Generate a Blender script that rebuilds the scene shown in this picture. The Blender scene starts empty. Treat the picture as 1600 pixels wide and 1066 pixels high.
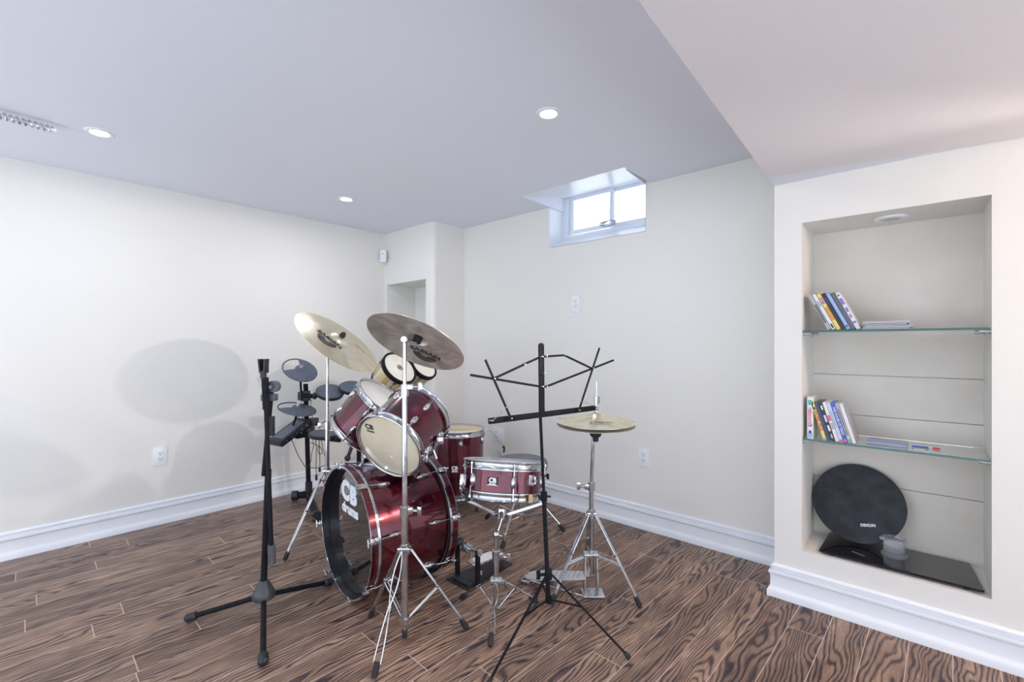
import bpy, bmesh, math, random
from mathutils import Vector, Matrix
random.seed(7)
sc = bpy.context.scene
COL = sc.collection
# ------------------------------------------------------------------ camera, world, lights, exposure
YAW = math.radians(41.77)
H = 1.15
cam_d = bpy.data.cameras.new('camera')
cam_d.sensor_width = 36.0
cam_d.lens = 16.2
cam_d.shift_y = 5.5/1600
cam_d.clip_start = 0.02
cam = bpy.data.objects.new('camera', cam_d)
COL.objects.link(cam)
cam.location = (0, 0, H)
cam.rotation_euler = (math.pi/2, 0, YAW)
sc.camera = cam
sc.view_settings.view_transform = 'Standard'
sc.view_settings.look = 'None'
sc.view_settings.exposure = 0.14
sc.view_settings.gamma = 1.0
sc.view_settings.use_curve_mapping = False
w = bpy.data.worlds.new('world'); sc.world = w; w.use_nodes = True
bg = w.node_tree.nodes['Background']
bg.inputs[0].default_value = (0.79, 0.885, 1.0, 1)
bg.inputs[1].default_value = 2.5

def lamp(name, kind, loc, power, color, size=0.1, rot=None, spot=None, blend=0.5):
    l = bpy.data.lights.new(name, kind); l.energy = power; l.color = color
    if kind == 'AREA':
        l.shape = 'DISK'; l.size = size
    else:
        l.shadow_soft_size = size
    if kind == 'SPOT':
        l.spot_size = math.radians(spot); l.spot_blend = blend
    o = bpy.data.objects.new(name, l); COL.objects.link(o); o.location = loc
    if rot: o.rotation_euler = rot
    return o
CEIL = 2.152
POTS = [(-1.212, 1.594), (-2.963, 1.605), (-2.903, 0.325), (-1.2, 0.32), (-2.9, -0.96), (-1.2, -0.96), (0.6, -0.96)]
COOL = (0.86, 0.92, 1.0); WARM = (1.0, 0.82, 0.66)
for i, (x, y) in enumerate(POTS):
    lamp('pot_light_lamp', 'AREA', (x, y, CEIL-0.02), 2.2 if x < -2 else 3.8, COOL, 0.09)
# warm lamp further right along the niche wall, outside the frame
lamp('warm_lamp', 'POINT', (1.15, 2.08, 1.77), 20, (1.0, 0.66, 0.38), 0.035)
lamp('gimbal_spot', 'SPOT', (0.75, 2.30, 1.79), 85, (1.0, 0.92, 0.88), 0.028,
     rot=Vector((0.75+3.66, 2.30-0.4, 1.79-0.35)).to_track_quat('Z', 'Y').to_euler(), spot=54, blend=0.6)
lamp('fill_area', 'AREA', (1.9, -1.6, 2.0), 6, (1.0, 0.93, 0.86), 0.7,  # added fill light behind the camera, no actual fixture
     rot=Vector((1.9+1.6, -1.6-1.6, 1.1)).to_track_quat('Z', 'Y').to_euler())

# ------------------------------------------------------------------ helpers
R3 = Matrix.Rotation(YAW, 3, 'Z')
F = 720.0
def V(*a): return Vector(a)
def P(x, y, d):                         # sight line through photo point at depth d (camera-aligned frame)
    return Vector(((x-800)/F*d, d, H-(y-538.5)/F*d))
def PZ(x, y, z=0.0):                    # same, on the level z
    return P(x, y, F*(H-z)/(y-538.5))
def PW(x, y, Y):                        # on the wall-aligned plane Y = const, world coordinates
    L = (x-800)/F
    t = Y/(math.cos(YAW)+L*math.sin(YAW))
    return R3 @ P(x, y, t)
def PX(x, y, X):
    L = (x-800)/F
    t = X/(-math.sin(YAW)+L*math.cos(YAW))
    return R3 @ P(x, y, t)
def toC(v): return R3.transposed() @ Vector(v)
def basis(n, hint=(0, 0, 1)):
    n = Vector(n).normalized(); h = Vector(hint)
    if abs(n.dot(h.normalized())) > 0.98: h = Vector((1, 0, 0))
    a = h.cross(n).normalized(); b = n.cross(a).normalized()
    return a, b, n

class MB:
    """collects shapes; frame 'C' = camera-aligned coordinates, 'W' = room coordinates"""
    def __init__(s, frame='C'):
        s.v = []; s.f = []; s.frame = frame; s.mi = []; s.cur = 0
    def add(s, vs, fs):
        b = len(s.v); s.v += [Vector(p) for p in vs]
        for f in fs:
            s.f.append([b+i for i in f]); s.mi.append(s.cur)
        return s
    def tube(s, pts, r, seg=12, caps=True):
        pts = [Vector(p) for p in pts]; n = len(pts)
        rs = r if isinstance(r, (list, tuple)) else [r]*n
        vs = []; fs = []; a = None
        for i, p in enumerate(pts):
            t = (pts[min(i+1, n-1)]-pts[max(i-1, 0)]).normalized()
            if a is None: a, b, _ = basis(t)
            else:
                a = (a-t*a.dot(t)).normalized(); b = t.cross(a)
            for k in range(seg):
                th = 2*math.pi*k/seg
                vs.append(p+(a*math.cos(th)+b*math.sin(th))*rs[i])
        for i in range(n-1):
            for k in range(seg):
                k2 = (k+1) % seg
                fs.append([i*seg+k, i*seg+k2, (i+1)*seg+k2, (i+1)*seg+k])
        if caps:
            fs.append(list(range(seg))[::-1]); fs.append([(n-1)*seg+k for k in range(seg)])
        return s.add(vs, fs)
    def cyl(s, a, b, r, r2=None, seg=16): return s.tube([a, b], [r, r if r2 is None else r2], seg)
    def lathe(s, o, n, prof, seg=48, closed=False, hint=(0, 0, 1), caps=True):
        """prof: list of (radius, height along n)"""
        a, b, n = basis(n, hint); o = Vector(o); vs = []; fs = []; m = len(prof)
        for (r, h) in prof:
            for k in range(seg):
                th = 2*math.pi*k/seg
                vs.append(o+n*h+(a*math.cos(th)+b*math.sin(th))*max(r, 1e-5))
        rng = m if closed else m-1
        for i in range(rng):
            j = (i+1) % m
            for k in range(seg):
                k2 = (k+1) % seg
                fs.append([i*seg+k, i*seg+k2, j*seg+k2, j*seg+k])
        if not closed and caps:
            if prof[0][0] > 1e-4: fs.append(list(range(seg))[::-1])
            if prof[-1][0] > 1e-4: fs.append([(m-1)*seg+k for k in range(seg)])
        return s.add(vs, fs)
    def box(s, c, size, ax=None, bev=0.0):
        c = Vector(c); hx, hy, hz = [q/2 for q in size]
        X, Y, Z = ax if ax else (V(1, 0, 0), V(0, 1, 0), V(0, 0, 1))
        if bev > 0:
            bm = bmesh.new(); bmesh.ops.create_cube(bm, size=1)
            for q in bm.verts: q.co = Vector((q.co.x*2*hx, q.co.y*2*hy, q.co.z*2*hz))
            bmesh.ops.bevel(bm, geom=bm.edges[:], offset=bev, segments=2, affect='EDGES', profile=0.6)
            bm.verts.index_update()
            vs = [c+X*q.co.x+Y*q.co.y+Z*q.co.z for q in bm.verts]
            fs = [[q.index for q in f.verts] for f in bm.faces]; bm.free()
            return s.add(vs, fs)
        vs = [c+X*(i*hx)+Y*(j*hy)+Z*(k*hz) for k in (-1, 1) for (i, j) in ((-1, -1), (1, -1), (1, 1), (-1, 1))]
        return s.add(vs, [[3, 2, 1, 0], [4, 5, 6, 7], [0, 1, 5, 4], [1, 2, 6, 5], [2, 3, 7, 6], [3, 0, 4, 7]])
    def bb(s, lo, hi, bev=0.0):
        lo = Vector(lo); hi = Vector(hi)
        return s.box((lo+hi)/2, hi-lo, None, bev)
    def bar(s, a, b, w, t, up=(0, 0, 1), bev=0.0):
        """flat bar from a to b, width w along the up-ish side, thickness t"""
        a = Vector(a); b = Vector(b); x = (b-a).normalized(); u = Vector(up)
        z = (u-x*u.dot(x)).normalized(); y = z.cross(x)
        return s.box((a+b)/2, ((b-a).length, t, w), (x, y, z), bev)
    def prism(s, pts, off):
        pts = [Vector(p) for p in pts]; off = Vector(off); n = len(pts)
        vs = pts+[p+off for p in pts]
        fs = [list(range(n))[::-1], [n+i for i in range(n)]]
        fs += [[i, (i+1) % n, n+(i+1) % n, n+i] for i in range(n)]
        return s.add(vs, fs)
    def ball(s, c, r, n=(0, 0, 1), sq=1.0, seg=16):
        pr = [(r*math.sin(math.pi*i/8), -r*sq*math.cos(math.pi*i/8)) for i in range(9)]
        return s.lathe(c, n, pr, seg)
    def quad(s, *p): return s.add(p, [list(range(len(p)))])
    def mesh(s, name, mats, org, smooth=True, recalc=True):
        me = bpy.data.meshes.new(name)
        vs = [(R3 @ p if s.frame == 'C' else p)-org for p in s.v]
        me.from_pydata([tuple(p) for p in vs], [], s.f)
        mats = mats if isinstance(mats, (list, tuple)) else [mats]
        for m in mats: me.materials.append(m)
        me.polygons.foreach_set('material_index', s.mi)
        if recalc:
            bm = bmesh.new(); bm.from_mesh(me); bmesh.ops.recalc_face_normals(bm, faces=bm.faces[:]); bm.to_mesh(me); bm.free()
        me.polygons.foreach_set('use_smooth', [smooth]*len(me.polygons))
        me.update()
        if smooth: me.set_sharp_from_angle(angle=math.radians(38))
        return me
    def part(s, name, parent, mats, label=None, smooth=True):
        root = parent
        while root.parent: root = root.parent
        o = bpy.data.objects.new(name, s.mesh(name, mats, root.location, smooth)); COL.objects.link(o)
        o.parent = parent
        if label: o['label'] = label
        return o
    def solo(s, name, mats, label, cat, base=None, group=None, smooth=True):
        vs = [(R3 @ p if s.frame == 'C' else p) for p in s.v]
        if base is None:
            zs = min(p.z for p in vs); base = sum(vs, V(0, 0, 0))/len(vs); base.z = zs
        o = bpy.data.objects.new(name, s.mesh(name, mats, base, smooth)); COL.objects.link(o)
        o.location = base; o['label'] = label; o['category'] = cat
        if group: o['group'] = group
        return o
    def struct(s, name, mats, parent=None, smooth=False, recalc=True):
        o = bpy.data.objects.new(name, s.mesh(name, mats, V(0, 0, 0), smooth, recalc)); COL.objects.link(o)
        if parent: o.parent = parent
        else: o['kind'] = 'structure'
        return o

def thing(name, label, cat, loc, frame='C', group=None):
    o = bpy.data.objects.new(name, None); COL.objects.link(o)
    o.empty_display_size = 0.05
    o.location = (R3 @ Vector(loc)) if frame == 'C' else Vector(loc)
    o['label'] = label; o['category'] = cat
    if group: o['group'] = group
    return o

def text_mb(txt, size, org, ex, ey, frame='C', bold=0.0, depth=0.0006, surf=None, mb=None, align='CENTER', sx=1.0):
    """lettering as thin geometry; surf(u, v) gives a point in 3D for planar u, v"""
    cu = bpy.data.curves.new('lettering', 'FONT'); cu.body = txt; cu.size = size; cu.align_x = align; cu.align_y = 'CENTER'
    cu.offset = bold; cu.extrude = 0.0; cu.resolution_u = 4
    o = bpy.data.objects.new('lettering', cu); COL.objects.link(o)
    dg = bpy.context.evaluated_depsgraph_get()
    me = bpy.data.meshes.new_from_object(o.evaluated_get(dg))
    mb = mb or MB(frame)
    ex = Vector(ex).normalized(); ey = Vector(ey).normalized(); nz = ex.cross(ey); org = Vector(org)
    bm = bmesh.new(); bm.from_mesh(me)
    if surf:
        bmesh.ops.subdivide_edges(bm, edges=[e for e in bm.edges if e.calc_length() > size*0.25], cuts=1)
    bm.verts.index_update()
    vs = []
    for q in bm.verts:
        u, v = q.co.x*sx, q.co.y
        vs.append(surf(u, v) if surf else org+ex*u+ey*v+nz*depth)
    mb.add(vs, [[q.index for q in f.verts] for f in bm.faces])
    bm.free(); bpy.data.meshes.remove(me); bpy.data.objects.remove(o); bpy.data.curves.remove(cu)
    return mb

# ------------------------------------------------------------------ materials
def mat(name, col, rough=0.5, metal=0.0, coat=0.0, spec=None, emit=None, estr=0.0, trans=0.0, ior=1.45, alpha=1.0):
    m = bpy.data.materials.new(name); m.use_nodes = True
    b = m.node_tree.nodes['Principled BSDF']
    b.inputs['Base Color'].default_value = (*col, 1); b.inputs['Roughness'].default_value = rough
    b.inputs['Metallic'].default_value = metal; b.inputs['Coat Weight'].default_value = coat
    b.inputs['Coat Roughness'].default_value = 0.04; b.inputs['IOR'].default_value = ior
    b.inputs['Transmission Weight'].default_value = trans; b.inputs['Alpha'].default_value = alpha
    if spec is not None: b.inputs['Specular IOR Level'].default_value = spec
    if emit: b.inputs['Emission Color'].default_value = (*emit, 1); b.inputs['Emission Strength'].default_value = estr
    return m
class NT:
    def __init__(s, m): s.t = m.node_tree; s.b = s.t.nodes['Principled BSDF']
    def n(s, kind, **kw):
        q = s.t.nodes.new('ShaderNode'+kind)
        for k, v in kw.items():
            if k.startswith('_'): q.inputs[int(k[1:]) if k[1:].isdigit() else k[1:].replace('_', ' ')].default_value = v
            else: setattr(q, k, v)
        return q
    def l(s, a, b): s.t.links.new(a, b)
    def math(s, op, a, b=None, c=None):
        q = s.t.nodes.new('ShaderNodeMath'); q.operation = op
        for i, x in enumerate((a, b, c)):
            if x is None: continue
            if isinstance(x, (int, float)): q.inputs[i].default_value = x
            else: s.l(x, q.inputs[i])
        return q.outputs[0]
    def ramp(s, fac, stops, interp='LINEAR'):
        q = s.t.nodes.new('ShaderNodeValToRGB'); q.color_ramp.interpolation = interp
        e = q.color_ramp.elements
        e[0].position = stops[0][0]; e[0].color = (*stops[0][1], 1)
        e[1].position = stops[-1][0]; e[1].color = (*stops[-1][1], 1)
        for p, c in stops[1:-1]:
            x = e.new(p); x.color = (*c, 1)
        s.l(fac, q.inputs[0]); return q.outputs[0]
def noisy(m, c1, c2, scale=8.0, detail=4.0, bump=0.0, bscale=None, rough=None, dist=0.002):
    t = NT(m); g = t.n('NewGeometry'); nz = t.n('TexNoise', _Scale=scale, _Detail=detail)
    t.l(g.outputs['Position'], nz.inputs['Vector'])
    t.l(t.ramp(nz.outputs[0], [(0.3, c1), (0.7, c2)]), t.b.inputs['Base Color'])
    if bump:
        n2 = t.n('TexNoise', _Scale=bscale or scale*8, _Detail=3.0); t.l(g.outputs['Position'], n2.inputs['Vector'])
        bp = t.n('Bump', _Strength=bump, _Distance=dist); t.l(n2.outputs[0], bp.inputs['Height']); t.l(bp.outputs[0], t.b.inputs['Normal'])
    if rough: t.l(t.ramp(nz.outputs[0], [(0.3, (rough[0],)*3), (0.7, (rough[1],)*3)]), t.b.inputs['Roughness'])
    return m
M = {}
M['wall'] = noisy(mat('wall_paint', (0.8, 0.78, 0.72), 0.55), (0.82, 0.80, 0.765), (0.835, 0.815, 0.78), 1.5, 2, 0.25, 260)
M['ceil'] = noisy(mat('ceiling_paint', (0.78, 0.8, 0.85), 0.8), (0.79, 0.81, 0.885), (0.805, 0.825, 0.90), 1.2, 2, 0.2, 300)
M['soffit'] = noisy(mat('soffit_warm_tint', (0.8, 0.77, 0.78), 0.75), (0.80, 0.76, 0.78), (0.82, 0.78, 0.80), 3, 3, 0.3, 300)  # warm light on the bulkhead is tinted into this base colour
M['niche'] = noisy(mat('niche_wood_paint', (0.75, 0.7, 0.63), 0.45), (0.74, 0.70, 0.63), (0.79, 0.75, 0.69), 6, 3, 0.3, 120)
M['trim'] = noisy(mat('trim_paint', (0.86, 0.88, 0.92), 0.3), (0.84, 0.865, 0.92), (0.87, 0.89, 0.94), 4, 2)
M['white'] = noisy(mat('white_plastic', (0.85, 0.87, 0.9), 0.35), (0.83, 0.86, 0.9), (0.87, 0.89, 0.92), 20, 2)
M['vinyl'] = noisy(mat('window_vinyl', (0.8, 0.83, 0.9), 0.3), (0.78, 0.82, 0.9), (0.82, 0.85, 0.93), 10, 2)
M['chrome'] = noisy(mat('chrome', (0.82, 0.83, 0.86), 0.12, 1.0), (0.47, 0.48, 0.51), (0.61, 0.62, 0.65), 30, 3, rough=(0.07, 0.18))
M['steel'] = noisy(mat('worn_steel', (0.6, 0.6, 0.62), 0.3, 1.0), (0.5, 0.5, 0.52), (0.68, 0.68, 0.7), 40, 3, rough=(0.22, 0.4))
M['black'] = noisy(mat('black_metal', (0.012, 0.012, 0.015), 0.45, spec=0.10), (0.010, 0.010, 0.013), (0.018, 0.018, 0.022), 30, 2)
M['plastic'] = noisy(mat('black_plastic', (0.02, 0.022, 0.028), 0.42), (0.016, 0.018, 0.024), (0.028, 0.030, 0.038), 40, 2, 0.1, 400)
M['rubber'] = noisy(mat('black_rubber', (0.02, 0.022, 0.026), 0.7), (0.014, 0.015, 0.019), (0.03, 0.032, 0.037), 60, 3)
M['greyrub'] = noisy(mat('grey_rubber_pad', (0.10, 0.12, 0.16), 0.55), (0.085, 0.10, 0.14), (0.115, 0.135, 0.175), 30, 3, 0.15, 500)
M['vinylseat'] = noisy(mat('seat_vinyl', (0.11, 0.12, 0.13), 0.4), (0.10, 0.11, 0.125), (0.13, 0.14, 0.155), 20, 3, 0.15, 300)
M['bglass'] = mat('black_glass', (0.006, 0.006, 0.01), 0.03, coat=0.6)
M['hoopblack'] = noisy(mat('hoop_gloss_black', (0.01, 0.01, 0.014), 0.28, coat=0.2), (0.008, 0.008, 0.011), (0.02, 0.022, 0.03), 12, 3)
M['headblack'] = mat('gloss_black_head', (0.012, 0.012, 0.014), 0.035, coat=1.0, ior=1.9)
M['clear'] = mat('clear_acrylic', (0.93, 0.92, 0.99), 0.08, trans=0.8, ior=1.22)
M['badge'] = mat('badge_black', (0.01, 0.01, 0.012), 0.3)
M['print'] = mat('print_white', (0.85, 0.87, 0.92), 0.4)
M['printblack'] = mat('print_black', (0.03, 0.028, 0.03), 0.5)
M['emit'] = mat('lamp_diffuser', (1, 1, 1), 0.4, emit=(0.9, 0.95, 1.0), estr=14)
M['offlamp'] = mat('lamp_off', (0.55, 0.55, 0.55), 0.3)
M['cablegrey'] = mat('cable_black', (0.03, 0.03, 0.035), 0.5)
M['greycord'] = mat('grey_white_cord', (0.50, 0.52, 0.56), 0.4)
M['cord'] = mat('white_cord', (0.82, 0.84, 0.88), 0.4)
def red_wrap():
    m = mat('wine_red_wrap', (0.3, 0.01, 0.03), 0.20, metal=0.6, coat=1.0); t = NT(m); g = t.n('NewGeometry')
    nz = t.n('TexNoise', _Scale=9.0, _Detail=5.0, _Distortion=1.2); t.l(g.outputs['Position'], nz.inputs['Vector'])
    v = t.n('TexVoronoi', _Scale=420.0); t.l(g.outputs['Position'], v.inputs['Vector'])
    c = t.ramp(nz.outputs[0], [(0.28, (0.030, 0.001, 0.006)), (0.55, (0.105, 0.002, 0.018)), (0.78, (0.20, 0.005, 0.024))])
    mx = t.n('MixRGB', blend_type='MULTIPLY', _0=0.35); t.l(c, mx.inputs[1]); t.l(t.ramp(v.outputs['Distance'], [(0.0, (1.6, 1.4, 1.4)), (0.6, (0.6, 0.6, 0.6))]), mx.inputs[2])
    t.l(mx.outputs[0], t.b.inputs['Base Color']); return m
M['red'] = red_wrap()
def cymbal_mat(name, c1, c2, c3, rough, metal=1.0):
    m = mat(name, c2, rough, metal=metal); t = NT(m); g = t.n('TexCoord')
    nz = t.n('TexNoise', _Scale=7.0, _Detail=5.0, _Distortion=1.5); t.l(g.outputs['Object'], nz.inputs['Vector'])
    t.l(t.ramp(nz.outputs[0], [(0.3, c1), (0.5, c2), (0.72, c3)]), t.b.inputs['Base Color'])
    at = t.n('Attribute', attribute_name='rad')
    s = t.math('SINE', t.math('MULTIPLY', at.outputs['Fac'], 2600.0))
    bp = t.n('Bump', _Strength=0.12, _Distance=0.0008); t.l(s, bp.inputs['Height']); t.l(bp.outputs[0], t.b.inputs['Normal'])
    t.l(t.ramp(nz.outputs[0], [(0.3, (rough-0.06,)*3), (0.7, (rough+0.1,)*3)]), t.b.inputs['Roughness'])
    return m
M['cymA'] = cymbal_mat('bright_bronze', (0.74, 0.62, 0.42), (0.83, 0.74, 0.56), (0.88, 0.82, 0.70), 0.34)
M['cymB'] = cymbal_mat('tarnished_bronze', (0.44, 0.40, 0.33), (0.62, 0.575, 0.49), (0.84, 0.81, 0.74), 0.36, 0.7)
M['cymC'] = cymbal_mat('golden_bronze', (0.70, 0.58, 0.36), (0.82, 0.74, 0.56), (0.86, 0.82, 0.70), 0.28)
M['headclear'] = noisy(mat('amber_clear_head', (0.72, 0.66, 0.54), 0.12, coat=0.8), (0.70, 0.60, 0.43), (0.80, 0.74, 0.60), 7, 4)
M['headwhite'] = noisy(mat('white_coated_head', (0.78, 0.76, 0.72), 0.35, coat=0.3), (0.74, 0.72, 0.68), (0.84, 0.82, 0.78), 8, 4)
M['skin'] = noisy(mat('rawhide_head', (0.82, 0.78, 0.68), 0.45), (0.76, 0.71, 0.60), (0.86, 0.83, 0.75), 14, 5)
def stave():
    m = mat('stave_wood', (0.6, 0.45, 0.25), 0.35, coat=0.5); t = NT(m); at = t.n('Attribute', attribute_name='ang')
    q = t.math('FLOOR', t.math('MULTIPLY', at.outputs['Fac'], 10.0))
    wn = t.n('TexWhiteNoise', noise_dimensions='1D'); t.l(q, wn.inputs['W'])
    nz = t.n('TexNoise', _Scale=60.0, _Detail=4.0); g = t.n('NewGeometry'); t.l(g.outputs['Position'], nz.inputs['Vector'])
    s = t.math('ADD', t.math('MULTIPLY', wn.outputs[0], 0.75), t.math('MULTIPLY', nz.outputs[0], 0.25))
    t.l(t.ramp(s, [(0.1, (0.55, 0.33, 0.12)), (0.5, (0.66, 0.50, 0.27)), (0.9, (0.78, 0.72, 0.52))]), t.b.inputs['Base Color']); return m
M['stave'] = stave()
def glass(name, tint, rough=0.0):
    m = mat(name, tint, rough, trans=1.0, ior=1.45); return m
M['glass'] = glass('shelf_glass', (0.90, 0.97, 0.95))
M['glassedge'] = mat('glass_edge_green', (0.005, 0.10, 0.085), 0.1, coat=0.6)
M['pane'] = mat('window_pane', (0.97, 0.99, 1.0), 0.0, trans=1.0, ior=1.05)
def floor_mat():
    m = mat('dark_laminate', (0.15, 0.08, 0.05), 0.22, spec=0.32); t = NT(m)
    g = t.n('NewGeometry'); mp = t.n('Mapping'); mp.inputs['Rotation'].default_value = (0, 0, math.radians(1.8))
    t.l(g.outputs['Position'], mp.inputs['Vector']); sp = t.n('SeparateXYZ'); t.l(mp.outputs[0], sp.inputs[0])
    PWD = 0.122; PL = 1.21
    xs = t.math('DIVIDE', t.math('ADD', sp.outputs[0], 10*PWD+0.1155), PWD); row = t.math('FLOOR', xs); fx = t.math('FRACT', xs)
    wn = t.n('TexWhiteNoise', noise_dimensions='1D'); t.l(row, wn.inputs['W'])
    ys = t.math('ADD', t.math('DIVIDE', sp.outputs[1], PL), t.math('MULTIPLY', wn.outputs[0], 7.3)); cell = t.math('FLOOR', ys); fy = t.math('FRACT', ys)
    cid = t.n('CombineXYZ'); t.l(row, cid.inputs[0]); t.l(cell, cid.inputs[1])
    w2 = t.n('TexWhiteNoise', noise_dimensions='3D'); t.l(cid.outputs[0], w2.inputs['Vector'])
    s2 = t.n('SeparateXYZ'); t.l(w2.outputs['Color'], s2.inputs[0])
    # grain field per plank
    gv = t.n('CombineXYZ')
    t.l(t.math('ADD', t.math('MULTIPLY', sp.outputs[0], 7.0), t.math('MULTIPLY', s2.outputs[0], 40.0)), gv.inputs[0])
    t.l(t.math('ADD', t.math('MULTIPLY', sp.outputs[1], 1.5), t.math('MULTIPLY', s2.outputs[1], 40.0)), gv.inputs[1])
    t.l(t.math('MULTIPLY', s2.outputs[2], 9.0), gv.inputs[2])
    n1 = t.n('TexNoise', _Scale=1.0, _Detail=2.5, _Roughness=0.5, _Distortion=0.35); t.l(gv.outputs[0], n1.inputs['Vector'])
    ringarg = t.math('ADD', t.math('MULTIPLY', n1.outputs[0], 95.0), t.math('MULTIPLY', fx, 46.0))
    ring = t.math('SUBTRACT', 0.35, t.math('POWER', t.math('ADD', 0.5, t.math('MULTIPLY', t.math('SINE', ringarg), 0.5)), 2.2))
    gf = t.n('CombineXYZ'); t.l(t.math('MULTIPLY', sp.outputs[0], 240.0), gf.inputs[0]); t.l(t.math('MULTIPLY', sp.outputs[1], 14.0), gf.inputs[1]); t.l(row, gf.inputs[2])
    n2 = t.n('TexNoise', _Scale=1.0, _Detail=3.0); t.l(gf.outputs[0], n2.inputs['Vector'])
    n3 = t.n('TexNoise', _Scale=3.0, _Detail=3.0); t.l(gv.outputs[0], n3.inputs['Vector'])
    val = t.math('ADD', t.math('MULTIPLY', ring, 0.28), t.math('ADD', t.math('MULTIPLY', n2.outputs[0], 0.5), t.math('MULTIPLY', n3.outputs[0], 0.5)))
    c = t.ramp(val, [(0.24, (0.030, 0.022, 0.032)), (0.38, (0.095, 0.060, 0.054)), (0.50, (0.220, 0.130, 0.090)), (0.64, (0.330, 0.210, 0.145)), (0.82, (0.50, 0.36, 0.27))])
    hs = t.n('HueSaturation'); t.l(c, hs.inputs['Color']); t.l(t.math('ADD', 0.78, t.math('MULTIPLY', s2.outputs[0], 0.44)), hs.inputs['Value']); hs.inputs['Saturation'].default_value = 0.95
    ex = t.math('MINIMUM', fx, t.math('SUBTRACT', 1.0, fx)); ey = t.math('MINIMUM', fy, t.math('SUBTRACT', 1.0, fy))
    sx = t.math('LESS_THAN', ex, 0.013); sy = t.math('LESS_THAN', ey, 0.0014)
    seam = t.math('MAXIMUM', sx, sy)
    mx = t.n('MixRGB'); t.l(t.math('MULTIPLY', seam, 0.75), mx.inputs[0]); t.l(hs.outputs[0], mx.inputs[1]); mx.inputs[2].default_value = (0.68, 0.52, 0.44, 1)
    t.l(mx.outputs[0], t.b.inputs['Base Color'])
    t.l(t.math('ADD', 0.24, t.math('MULTIPLY', n2.outputs[0], 0.2)), t.b.inputs['Roughness'])
    bp = t.n('Bump', _Strength=0.25, _Distance=0.0015); t.l(t.math('SUBTRACT', val, t.math('MULTIPLY', seam, 0.8)), bp.inputs['Height']); t.l(bp.outputs[0], t.b.inputs['Normal'])
    return m
M['floor'] = floor_mat()
_cm = {}
def cmat(col, rough=0.35, name='coloured_card'):
    k = (tuple(col), rough)
    if k not in _cm: _cm[k] = noisy(mat(name, col, rough, coat=0.3), tuple(c*0.92 for c in col), tuple(min(1, c*1.06) for c in col), 60, 2)
    return _cm[k]

# ------------------------------------------------------------------ room shell (room coordinates)
XL, YB, YN, YP = -3.66, 2.70, 2.385, 2.36
FR, RR = -4.0, 2.6             # how far the room runs behind and to the right
MB('W').bb((XL-0.2, -1.3, -0.12), (1.9, 3.1, 0)).struct('floor', M['floor'])
MB('W').bb((XL-0.15, FR, 0), (XL, 3.1, 2.5)).struct('wall_left', M['wall'])
# back wall with window opening
WX0, WX1, WZ0, WYG = -2.046, -1.2925, 1.857, 2.90
b = MB('W'); T = 0.30
for lo, hi in (((-3.0, YB, 0), (WX0, YB+T, 2.5)), ((WX1, YB, 0), (-0.42, YB+T, 2.5)), ((WX0, YB, 0), (WX1, YB+T, WZ0-0.02))):
    b.bb(lo, hi)
b.prism([(WX0, YB, WZ0-0.02), (WX0, YB, WZ0), (WX0, WYG, 1.956), (WX0, YB+T, 1.956), (WX0, YB+T, WZ0-0.02)], (WX1-WX0, 0, 0))   # sloping sill
b.struct('wall_back', M['wall'])
# white painted lining of the window well
b = MB('W')
b.quad((WX0+0.002, YB-0.001, WZ0+0.001), (WX0+0.002, WYG, 1.957), (WX0+0.002, WYG, 2.30), (WX0+0.002, 2.42, 2.17), (WX0+0.002, YB-0.001, CEIL))
b.quad((WX1-0.002, YB-0.001, WZ0+0.001), (WX1-0.002, WYG, 1.957), (WX1-0.002, WYG, 2.30), (WX1-0.002, 2.42, 2.17), (WX1-0.002, YB-0.001, CEIL))
b.quad((WX0, YB-0.001, WZ0+0.002), (WX1, YB-0.001, WZ0+0.002), (WX1, WYG, 1.958), (WX0, WYG, 1.958))
b.struct('trim_1', M['trim'])
# ceiling with the cut that opens to the window
cx0, cx1, cy0 = -2.03, -1.262, 2.365
b = MB('W')
for lo, hi in (((XL-0.1, FR, CEIL), (cx0, 3.1, CEIL+0.2)), ((cx1, FR, CEIL), (RR, 3.1, CEIL+0.2)), ((cx0, FR, CEIL), (cx1, cy0, CEIL+0.2))):
    b.bb(lo, hi)
b.struct('ceiling', M['ceil'])
b = MB('W')
b.prism([(cx0-0.03, cy0, CEIL+0.001), (cx0-0.03, WYG+0.1, 2.285), (cx0-0.03, WYG+0.1, 2.34), (cx0-0.03, cy0, CEIL+0.06)], (cx1-cx0+0.05, 0, 0))
b.struct('trim_2', M['trim'])
# unseen panels behind and right of the camera, added to block high world light
MB('W').bb((RR, FR, 1.35), (RR+0.1, 3.1, 2.5)).struct('light_block_right', M['wall'])
MB('W').bb((XL, FR-0.1, 1.35), (RR+0.1, FR, 2.5)).struct('light_block_behind', M['wall'])
# corner pillar with a niche
NX0, NX1, NZ0, NZ1 = -3.625, -3.06, 0.30, 1.69
b = MB('W')
def rounded(mb, x, y, z0, z1, r, q):      # vertical rounded outer corner
    pts = [(x, y+r, 0)]
for lo, hi in (((XL, YP, 0), (NX0, 3.0, 2.5)), ((NX0, YP, 0), (NX1, 3.0, NZ0)), ((NX0, YP, NZ1), (NX1, 3.0, 2.5)), ((NX0, YB-0.03, NZ0), (NX1, 3.0, NZ1))):
    b.bb(lo, hi)
pr = 0.035; px = -2.965
arc = [(px-pr+pr*math.sin(t), YP+pr-pr*math.cos(t), 0) for t in [i*math.pi/12 for i in range(7)]]
b.prism([(NX1, YP, 0)]+arc+[(px, 3.0, 0), (NX1, 3.0, 0)], (0, 0, 2.5))
b.struct('wall_corner', M['wall'], smooth=True)
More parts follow.
